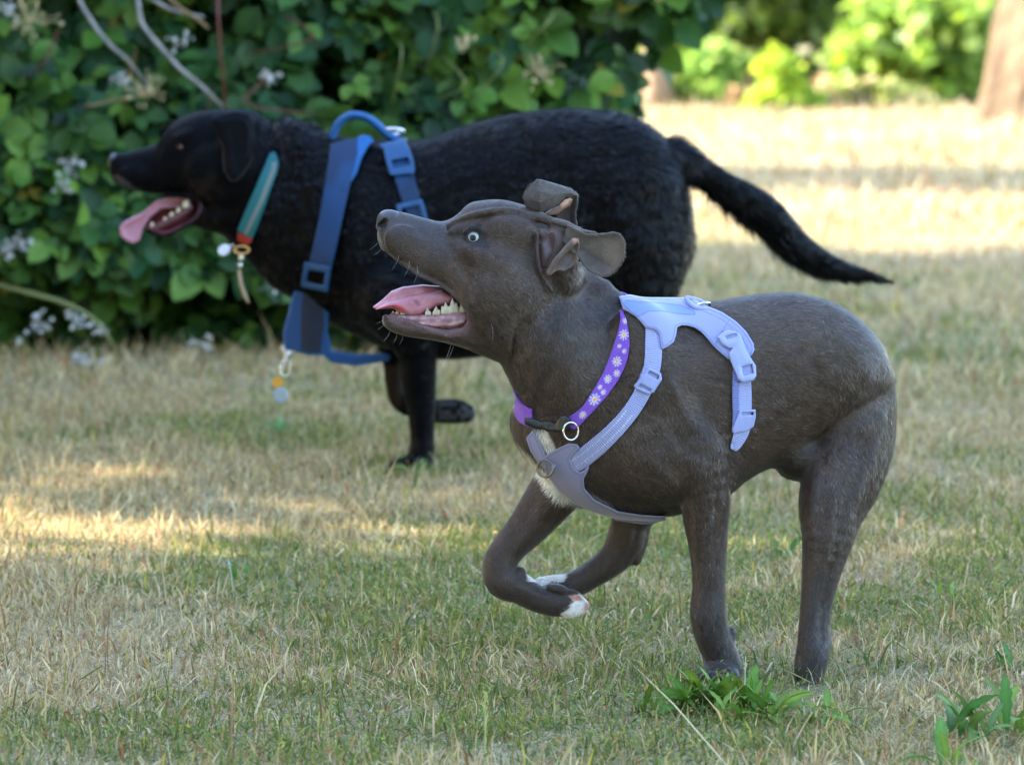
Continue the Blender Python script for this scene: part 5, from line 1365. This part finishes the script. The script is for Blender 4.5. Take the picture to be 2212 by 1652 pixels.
weed(1405, 1530, 0.05, 12, 'low weed at the left end of the row of green weeds by the paws', 6)
weed(1575, 1555, 0.05, 9, 'low weed nearest the camera in the row by the grey dog\'s paws', 7)
weed(2100, 1600, 0.085, 13, 'long-leaved weed near the lower right corner', 8, green=(0.09, 0.20, 0.05))
weed(2195, 1590, 0.08, 10, 'green weed cut by the right edge of the picture, low down', 9)
weed(2050, 1665, 0.07, 8, 'weed at the bottom edge near the lower right corner', 10, green=(0.10, 0.23, 0.04))
weed(2190, 1455, 0.05, 8, 'dark green weed at the right edge, above the corner weeds', 11, green=(0.06, 0.15, 0.03))
weed(1690, 1210, 0.05, 9, 'soft green weed behind, between the grey dog\'s front and hind legs', 12, green=(0.09, 0.19, 0.05))
weed(2030, 1310, 0.045, 8, 'green weed right of the grey dog\'s hind leg', 13)
weed(905, 1030, 0.05, 12, 'green weed around the black dog\'s front paw', 14, green=(0.09, 0.20, 0.06))
weed(600, 935, 0.05, 10, 'blurred green weed on the ground left of the black dog\'s front legs', 15, green=(0.09, 0.19, 0.06))
weed(790, 1600, 0.03, 6, 'tiny weed low in the middle foreground', 16, green=(0.22, 0.32, 0.06))
weed(500, 1250, 0.03, 5, 'tiny weed by the upright pale stem in the left foreground', 17)
# single upright stems
def stem(u, v, h_px, col, label, lean=0.0, heads=0, seed=0, rad=0.0008):
    rng = np.random.default_rng(seed)
    c = ground_at(u, v); c[2] = ground_z(c[0], c[1]); hh = h_px * c[1] / F_PX
    t = np.linspace(0, 1, 6); pts = np.stack([c[0] + lean * hh * t ** 1.3, c[1] + 0 * t, c[2] + hh * t], 1)
    o = tube('grass_stem', pts, [rad, rad * 0.9, rad * 0.5], mat_new('stem_skin', col, rough=0.6), seg=6, base=c, sub=3)
    tag(o, label, 'stem', 'single upright stems in the lawn')
    if heads:
        P = pts[-1] + rng.normal(0, 1, (heads, 3)) * [0.0012, 0.0012, hh * 0.11] - [0, 0, hh * 0.12]
        Nn = rng.normal(size=(heads, 3)); Nn /= np.linalg.norm(Nn, axis=1)[:, None]
        V, F_, per = leaf_cloud(P, Nn, np.full(heads, 0.004), rng, asp=0.5)
        put('seed_head', V, F_, M_grass, o, col=np.tile(np.array(col) * 1.2, (len(V), 1)))
    return o
stem(500, 1655, 190, (0.42, 0.16, 0.11), 'reddish upright stem at the lower left', 0.02)
stem(505, 1290, 85, (0.35, 0.47, 0.42), 'pale blue-green stem with small buds in the left foreground', -0.12, 14, 1)
stem(1048, 1640, 150, (0.34, 0.42, 0.10), 'yellow-green seed spike in the bottom middle', 0.0, 30, 2)
stem(1608, 1520, 115, (0.50, 0.50, 0.38), 'pale grass spike standing behind the weeds beside the front paw', 0.02, 8, 3, 0.0008)
stem(60, 1320, 110, (0.45, 0.42, 0.30), 'straw stalk leaning right at the far left', 0.35)
stem(1710, 1620, 90, (0.55, 0.46, 0.30), 'straw stalk leaning right below the hind paw', 0.5)

# ------------------------------------------------------------------ foliage helpers
M_leaf = mat_new('bramble_leaf', rough=0.52, spec=0.3, attr='Col', transl=0.25, noise=(14, 0.12))
M_bark = mat_new('bark', (0.20, 0.15, 0.10), rough=0.9, spec=0.2, noise=(9, 0.4, (1, 1, 0.25)), bump=(14, 0.9, 0.05))
M_treeleaf = mat_new('tree_leaf', rough=0.5, spec=0.3, attr='Col', transl=0.45)

# bramble hedge
DB = 13.1
def bramble():
    rng = np.random.default_rng(42)
    c0 = ground_at(300, 770); c0[2] = 0
    root = thing('bramble_bush', 'tall dark green bramble hedge filling the upper left behind the black dog', 'bush', (float(c0[0]), DB, 0))
    # outline of the mass: half-thickness depends on height and x; built as surface-biased points
    def xr(z): return np.interp(z, [0, 0.3, 0.5, 0.7, 0.8, 0.9, 1.2, 1.6, 2.2, 2.6], [0.12, 0.22, 0.28, 0.34, 0.44, 0.55, 0.72, 0.8, 0.6, 0.3])
    n = 24000
    z = rng.uniform(0.0, 2.3, n); top = xr(z)
    x = top - (top + 2.7) * rng.random(n) ** 0.85
    ex = np.clip((top - x) / 0.35, 0, 1); ez = np.clip(z / 0.25, 0, 1) * np.clip((2.4 - z) / 0.5, 0, 1)
    th = 0.60 * np.sqrt(ex) * (0.55 + 0.45 * ez)
    lump = 0.24 * (vnoise(np.stack([x, z], 1), 2.6, 51) - 0.5) + 0.12 * (vnoise(np.stack([x, z], 1), 7, 52) - 0.5)
    side = rng.random(n)
    dpt = rng.random(n) ** 1.7 * 0.45
    y = DB - (th + lump) + dpt
    back = side > 0.86
    y[back] = DB + (th[back]) * rng.random(back.sum())
    keep = vnoise(np.stack([x, y, z], 1), 6.5, 53) > 0.41
    x, y, z = x[keep], y[keep], z[keep]; n = len(x)
    A = np.stack([x, y, z], 1)
    Nb = np.stack([rng.normal(0.05, 0.5, n), rng.normal(-0.75, 0.35, n), rng.normal(0.55, 0.4, n)], 1); Nb /= np.linalg.norm(Nb, axis=1)[:, None]
    D = np.stack([rng.normal(0, 1, n), rng.normal(-0.3, 0.4, n), rng.normal(-0.5, 0.7, n)], 1)
    D -= Nb * (D * Nb).sum(1)[:, None]; D /= np.linalg.norm(D, axis=1)[:, None]
    S = np.cross(Nb, D)
    sz = rng.uniform(0.04, 0.092, n) * np.where(rng.random(n) < .2, 1.2, 1)
    tone = vnoise(A, 1.6, 55)
    base = np.array([(0.030, 0.092, 0.019), (0.044, 0.120, 0.022), (0.022, 0.074, 0.024), (0.072, 0.165, 0.026), (0.125, 0.235, 0.032)])[np.minimum((rng.random(n) * 3 + tone * 2.6).astype(int), 4)]
    base = base * rng.uniform(0.5, 1.25, n)[:, None]
    yl = rng.random(n) < 0.02; base[yl] = (0.28, 0.24, 0.04)
    Vs, Fs, Cs, o = [], [[], []], [], 0
    for ang, sc, sh in ((0, 1.0, 0.25), (1.15, 0.85, 0.05), (-1.15, 0.85, 0.05)):
        Dd = D * math.cos(ang) + S * math.sin(ang)
        nb = Nb + rng.normal(0, 0.18, (n, 3)); nb /= np.linalg.norm(nb, axis=1)[:, None]
        V, Fl, per = leaf_cloud(A + Dd * (sh * sz)[:, None], nb, sz * sc, rng, asp=0.78, fold=0.3, dirs=Dd)
        Vs.append(V); Fs[0].append(Fl[0] + o); Fs[1].append(Fl[1] + o); o += len(V)
        Cs.append(np.repeat(base * rng.uniform(0.9, 1.1, n)[:, None], per, 0))
    put('foliage', np.concatenate(Vs), [np.concatenate(Fs[0]), np.concatenate(Fs[1])], M_leaf, root, col=np.concatenate(Cs))
    # inner leaves closing the hedge, coloured dark for the shade in its gaps
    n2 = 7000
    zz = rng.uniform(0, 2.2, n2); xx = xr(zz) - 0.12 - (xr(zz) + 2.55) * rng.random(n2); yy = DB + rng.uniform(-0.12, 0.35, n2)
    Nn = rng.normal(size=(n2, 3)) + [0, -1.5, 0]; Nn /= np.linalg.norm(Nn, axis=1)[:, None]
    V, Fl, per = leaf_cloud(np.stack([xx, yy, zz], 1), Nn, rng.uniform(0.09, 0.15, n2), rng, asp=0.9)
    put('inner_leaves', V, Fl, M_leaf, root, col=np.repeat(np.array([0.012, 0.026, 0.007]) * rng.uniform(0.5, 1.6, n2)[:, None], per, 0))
    # canes
    M_grey = mat_new('dead_cane', (0.25, 0.225, 0.21), rough=0.8, noise=(25, 0.35))
    M_red = mat_new('red_cane', (0.13, 0.035, 0.025), rough=0.6); M_green = mat_new('green_cane', (0.17, 0.19, 0.06), rough=0.6)
    M_yellow = mat_new('old_cane', (0.27, 0.17, 0.07), rough=0.7)
    yc = DB - 0.66
    def cane(pts, r, m_, label=None):
        o = tube('cane', at(np.array([p[0] for p in pts]), np.array([p[1] for p in pts]), np.array([p[2] if len(p) > 2 else yc for p in pts])), r, m_, root, seg=8, sub=5)
        if label: o['label'] = label
        return o
    g1 = [(150, -160, yc), (165, -20, yc - .1), (200, 50, yc - .1), (240, 100, yc - .12), (275, 130, yc - .1), (300, 162, yc - .05), (330, 200, yc + .15)]
    g2 = [(270, -120, yc), (296, -10, yc - .12), (306, 50, yc - .14), (345, 100, yc - .15), (390, 150, yc - .15), (430, 182, yc - .14), (462, 212, yc - .1), (500, 250, yc + .1)]
    cane(g1, [0.006, 0.005, 0.003], M_grey, 'pale grey dead cane'); cane(g2, [0.0065, 0.0055, 0.003], M_grey, 'knobbly pale grey dead cane')
    cane([(340, -30), (380, 10), (430, 45), (450, 62)], [0.004, 0.003], M_yellow); cane([(330, 0, yc - .05), (372, 22, yc), (440, 38, yc)], [.005, .004], M_grey)
    cane([(466, -120), (470, 0, yc - .12), (474, 90, yc - .12), (482, 170, yc - .08), (486, 240, yc)], [0.004, 0.0035], M_red, 'dark red upright cane')
    cane([(-20, 612, yc), (60, 632, yc - .1), (140, 655, yc - .14), (200, 688, yc - .16), (235, 730, yc - .16), (248, 765, yc - .1)], [0.006, 0.005, 0.003], M_green, 'arching green cane near the ground')
    cane([(180, 232), (260, 215), (330, 205)], [0.003, 0.002], M_yellow)
    for q in range(10):
        u0, v0 = rng.uniform(0, 1250), rng.uniform(0, 160)
        cane([(u0, v0, yc + .1), (u0 + rng.uniform(-60, 60), v0 + rng.uniform(30, 70), yc), (u0 + rng.uniform(-120, 120), v0 + rng.uniform(80, 150), yc + .1)], [0.003, 0.002], M_green if q % 2 else M_red)
    # bumps on the dead canes
    # flower clusters
    M_petal = mat_new('white_petal', (0.46, 0.45, 0.42), rough=0.6, transl=0.3); M_dry = mat_new('faded_blossom', (0.42, 0.33, 0.17), rough=0.8)
    for i, (u, v, s, w, yo) in enumerate([(150, 362, 0.030, 1, 0), (45, 522, 0.026, 1, 0), (85, 700, 0.030, 1, -.1), (172, 690, 0.022, 1, -.1), (213, 715, 0.016, 1, -.1), (170, 772, 0.02, 1, -.2), (207, 783, 0.018, 1, -.2), (436, 738, 0.022, 1, -.25), (262, 176, 0.018, 1, 0),
                                       (385, 90, 0.022, 1, 0), (585, 166, 0.022, 1, 0), (600, 612, 0.02, 1, 0), (62, 40, 0.05, 0, -.1), (322, 195, 0.035, 0, 0), (1168, 150, 0.035, 0, .1), (20, 20, 0.02, 1, -.05), (1002, 92, 0.016, 0, 0), (135, 398, 0.014, 1, 0), (18, 540, .016, 1, 0)]):
        c = at(u, v, yc - 0.12 + yo); nf = 14 if w else 40
        P = c + rng.normal(0, 1, (nf, 3)) * s * [.62, .4, .55]; Nn = rng.normal(size=(nf, 3)) + [0, -1.0, 0.4]; Nn /= np.linalg.norm(Nn, axis=1)[:, None]
        V, Fl, per = leaf_cloud(P, Nn, rng.uniform(0.6, 1.1, nf) * (0.015 if w else 0.010), rng, asp=1.1, fold=0.1)
        sd = np.array([0.0009, 0, 0.0009]); k0 = len(V)
        V = np.concatenate([V] + [np.stack([c - sd + [0, 0.01, -0.004], c + sd + [0, 0.01, -0.004], p + sd, p - sd]) for p in P])
        Fl = [Fl[0], np.concatenate([Fl[1], k0 + np.arange(nf)[:, None] * 4 + np.array([[0, 1, 2, 3]])])]
        o = put('flower_cluster', V, Fl, M_petal if w else M_dry, root)
        if not w: o['label'] = 'faded beige blossom cluster'
    return root
bramble()

# ------------------------------------------------------------------ trees and shrubs
def crown_mesh(name, blobs, n, size, cols, seed, root, mat=M_treeleaf, gap=0.33, gs=1.4, asp=0.7):
    """leaves through the volume of several blobs; blobs: (x, y, z, rx, ry, rz)"""
    rng = np.random.default_rng(seed); bl = np.array(blobs, float)
    vol = bl[:, 3] * bl[:, 4] * bl[:, 5]; bi = rng.choice(len(bl), n, p=vol / vol.sum())
    d = rng.normal(size=(n, 3)); d /= np.linalg.norm(d, axis=1)[:, None]
    r = rng.random(n) ** 0.42
    P = bl[bi, :3] + d * r[:, None] * bl[bi, 3:6] * rng.uniform(0.85, 1.12, n)[:, None]
    P = P[(vnoise(P, gs, seed) > gap) & (P[:, 2] > 0.02)]; n = len(P)
    Nn = rng.normal(size=(n, 3)) * 0.8 + [-0.35, -0.3, 0.5]; Nn /= np.linalg.norm(Nn, axis=1)[:, None]
    V, Fl, per = leaf_cloud(P, Nn, size * rng.uniform(0.6, 1.3, n), rng, asp=asp, fold=0.2)
    cl = np.array(cols)[rng.integers(0, len(cols), n)] * rng.uniform(0.75, 1.25, n)[:, None] * (0.8 + 0.4 * vnoise(P, 0.8, seed + 1))[:, None]
    return put(name, V, Fl, mat, root, col=np.repeat(cl, per, 0))
def trunk_mesh(root, pts, rad, mat=M_bark, seed=0, seg=18, flare=0.0):
    rng = np.random.default_rng(seed)
    o = tube('trunk', pts, rad, mat, root, seg=seg, sub=5)
    me = o.data; n = len(me.vertices); co = np.empty(n * 3, np.float32); me.vertices.foreach_get('co', co); co = co.reshape(-1, 3)
    nz = (vnoise(co * [1, 1, 0.3], 6, seed) - 0.5) * 2
    c = co.mean(0); ax = co[:, :2] - c[:2]
    co[:, :2] += ax / (np.linalg.norm(ax, axis=1)[:, None] + 1e-6) * (nz * np.mean(rad) * 0.18)[:, None]
    me.vertices.foreach_set('co', co.ravel()); me.update()
    return o
def bg_tree(name, label, cat, u, Y, blobs, n, size, cols, seed, trunk=None, group=None, gap=0.33, gs=1.4):
    """blobs given as (u, v, dY, ru, rv, rY metres) on the picture, built at distance Y"""
    c = at(u, 826, Y); root = thing(name, label, cat, (float(c[0]), float(Y), 0), group)
    bl = []
    for bu, bv, dy, ru, rv, ry in blobs:
        q = at(bu, bv, Y + dy); s = (Y + dy) / F_PX; bl.append((q[0], q[1], q[2], ru * s, ry, rv * s))
    crown_mesh('crown', bl, n, size, cols, seed, root, gap=gap, gs=gs)
    if trunk: trunk_mesh(root, *trunk)
    return root
YG = [(0.30, 0.42, 0.03), (0.38, 0.46, 0.04), (0.24, 0.36, 0.03)]
LG = [(0.20, 0.34, 0.05), (0.27, 0.40, 0.07), (0.14, 0.27, 0.04), (0.33, 0.42, 0.10)]
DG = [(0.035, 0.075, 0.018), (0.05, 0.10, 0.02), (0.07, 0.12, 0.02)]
M_barkpale = mat_new('pale_bark', (0.12, 0.083, 0.052), rough=0.9, spec=0.15, noise=(3.2, 0.75, (1, 1, 0.35)), bump=(10, 0.9, 0.06))
def vert(u, Y, z0, z1, lean=0.0, n=7, flare=None):
    x = at(u, 826, Y)[0]; z = np.linspace(z0, z1, n); return np.stack([x + lean * (z - z0), Y + 0 * z, z], 1)
# right-hand tree with the flaring trunk
t = thing('tree', 'big tree with a pale flaring trunk cut by the right edge', 'tree', (float(at(2275, 826, 30.0)[0]), 30.0, 0))
trunk_mesh(t, vert(2275, 30.0, -0.1, 6.5, 0.01, 9), [0.50, 0.32, 0.27, 0.25, 0.24, 0.22, 0.18, 0.12, 0.05], M_barkpale, 3, 26)
crown_mesh('crown', [(3.2, 30.2, 5.2, 2.2, 2.0, 1.6), (4.2, 31, 6.6, 2.4, 2.2, 1.6), (2.4, 30.5, 6.4, 1.4, 1.6, 1.2)], 5000, 0.16, LG, 60, t)
# slender trunk between hedge and shrubs
t = thing('tree', 'slender tan trunk seen at the right end of the bramble hedge', 'tree', (float(at(1412, 826, 33.5)[0]), 33.5, 0))
trunk_mesh(t, vert(1420, 33.2, -0.05, 5.5, -0.03, 8), [0.10, 0.07, 0.06, 0.06, 0.06, 0.05, 0.04, 0.02], mat_new('tan_bark', (0.20, 0.13, 0.08), rough=0.9, noise=(9, 0.35, (1, 1, 0.3))), 4, 14)
crown_mesh('crown', [(0.8, 33.5, 5.0, 1.6, 1.5, 1.3), (0.2, 34, 5.8, 1.4, 1.4, 1.0)], 3000, 0.15, LG, 61, t)
bg_tree('shrub', 'bright yellow-green shrub standing upright at the far edge of the lawn', 'shrub', 1690, 32.6, [(1690, 200, 0, 50, 50, .3), (1675, 150, 0, 34, 40, .25), (1712, 225, 0, 80, 26, .3), (1650, 225, 0, 40, 22, .25), (1700, 165, .1, 40, 30, .2)], 1900, 0.075, YG, 70)
bg_tree('shrub', 'yellow-green foliage beside the slender trunk', 'shrub', 1350, 33.0, [(1340, 170, .8, 50, 80, .4), (1380, 215, 1.0, 70, 40, .4), (1335, 110, 1.0, 40, 50, .3), (1450, 205, 1.2, 60, 36, .4)], 2600, 0.08, YG + LG, 71)
bg_tree('shrub', 'soft green bush left of the bright yellow-green shrub', 'shrub', 1550, 33.8, [(1545, 135, 0, 62, 32, .4), (1540, 195, 0, 50, 34, .4)], 1500, 0.09, LG, 72)
bg_tree('tree', 'leafy light green tree in the middle of the far edge', 'tree', 1930, 34.0, [(1880, 90, 0, 70, 40, .6), (1960, 120, -.2, 60, 34, .5), (2070, 150, 0, 60, 40, .5), (1830, 140, 0, 42, 30, .4), (1950, 20, .2, 110, 50, .8), (2070, 40, .1, 90, 50, .8), (2010, 205, -.3, 46, 26, .3), (1920, 165, .2, 46, 22, .3), (2105, 95, .2, 40, 40, .3)], 4200, 0.12, LG + YG[:1], 73,
        trunk=(vert(1960, 34.4, -.05, 2.4), [0.12, 0.1, 0.08, 0.05], M_bark, 5, 12), gap=0.4)
bg_tree('shrub', 'pale yellow-green low bushes in front of the light green tree', 'shrub', 1840, 33.0, [(1800, 215, 0, 60, 30, .4), (1890, 210, 0, 90, 36, .4), (1975, 230, 0, 70, 18, .3)], 2600, 0.07, [(0.34, 0.40, 0.12), (0.42, 0.42, 0.16), (0.25, 0.33, 0.08), (0.45, 0.36, 0.2)], 74)
bg_tree('shrub', 'dark green bush beside the flaring trunk', 'shrub', 2090, 34.5, [(2090, 215, 0, 60, 40, .5), (2130, 150, 0, 60, 60, .5)], 1500, 0.09, [(0.10, 0.18, 0.03), (0.07, 0.13, 0.03)], 75)
bg_tree('shrub', 'dry brown stalks and leaves at the foot of the trees', 'shrub', 1600, 33.4, [(1590, 215, 0, 28, 26, .3), (1640, 225, 0, 40, 18, .3), (1775, 200, .3, 30, 30, .3)], 700, 0.07, [(0.42, 0.24, 0.13), (0.36, 0.26, 0.14)], 76)
bg_tree('tree', 'dark tree overhanging behind, at the top right of the hedge', 'tree', 1620, 36.0, [(1550, 20, 0, 150, 70, 1.0), (1720, 30, .3, 130, 60, 1.0), (1640, -80, 0, 260, 70, 1.2), (1480, 90, .5, 90, 60, .7)], 6000, 0.12, [(0.07, 0.13, 0.02), (0.13, 0.19, 0.03), (0.05, 0.09, 0.02)], 77,
        trunk=(vert(1640, 36.6, -.05, 3.6), [0.2, 0.16, 0.14, 0.08], M_bark, 6, 14), gap=0.36)
# far wood as one mass
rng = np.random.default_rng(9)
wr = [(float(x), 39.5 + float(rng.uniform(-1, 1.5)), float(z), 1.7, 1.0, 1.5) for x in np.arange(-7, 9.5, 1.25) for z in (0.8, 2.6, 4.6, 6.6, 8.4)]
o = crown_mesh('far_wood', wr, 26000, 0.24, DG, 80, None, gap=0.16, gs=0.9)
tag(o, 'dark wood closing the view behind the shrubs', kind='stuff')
# trees standing out of frame to the left that shade the lawn
def side_tree(x, y, z0, blobs, n, seed, label, size=0.13):
    t = thing('tree', label, 'tree', (x, y, 0), 'trees along the left side of the lawn')
    trunk_mesh(t, np.stack([np.full(7, x), np.full(7, y), np.linspace(-.1, z0 + 2.0, 7)], 1), [0.26, 0.2, 0.18, 0.15, 0.12, 0.08, 0.04], M_bark, seed, 16)
    crown_mesh('crown', blobs, n, size, [(0.08, 0.15, 0.03), (0.11, 0.19, 0.04), (0.06, 0.12, 0.03)], seed, t, gap=-1.0, gs=1.0)
    return t
side_tree(-7.0, 6.0, 3.0, [(-7, 3.6, 3.6, 1.8, 2.6, 3.2), (-7, 7.1, 3.4, 1.8, 2.35, 3.2), (-7, 0.6, 3.4, 1.8, 2.2, 3.0), (-7, 9.8, 5.7, 1.3, 1.6, 1.9), (-7, 10.0, 1.4, 1.2, 1.4, 1.3), (-7, 9.5, 3.2, 0.5, 0.25, 0.5), (-7, 10.35, 3.55, 0.5, 0.5, 0.4), (-7, 10.0, 3.05, 0.4, 0.3, 0.3), (-7, 8.3, 3.6, 1.8, 1.25, 3.0), (-7, 10.9, 5.6, 1.2, 1.2, 1.5), (-7, 11.3, 4.6, 1.2, 0.8, 1.0)], 30000, 91, 'dense shade tree left of the camera', 0.23)
side_tree(-7.0, 14.0, 3.0, [(-7, 12.85, 3.4, 1.8, 2.1, 3.3), (-7, 15.6, 3.4, 1.8, 2.2, 3.3), (-7, 17.4, 3.2, 1.5, 1.4, 3.0), (-7, 12.0, 6.2, 1.6, 1.8, 1.8)], 24000, 92, 'dense shade tree beyond the bramble hedge, out of frame on the left', 0.23)
side_tree(-9.0, 24.4, 3.0, [(-9, 24.3, 5.2, 1.3, 1.1, 2.4), (-9, 24.5, 2.4, 0.8, 0.5, 2.0)], 11000, 93, 'narrow tree casting the thin shadow across the sunlit lawn', 0.25)
# unseen trees added behind the camera to block low sky light from there
for x, y, sd, lb in ((-6.5, -7.5, 94, 'left tree of the added light-blocking row behind the camera'), (0.5, -9.0, 95, 'middle tree of the added light-blocking row behind the camera'), (7.5, -7.0, 96, 'right tree of the added light-blocking row behind the camera')):
    side_tree(x, y, 4.0, [(x, y, 3.6, 3.6, 2.0, 3.4), (x + 1.5, y, 6.2, 3.2, 2.0, 2.2), (x - 1.5, y, 6.0, 3.2, 2.0, 2.2)], 7000, sd, lb, 0.34)
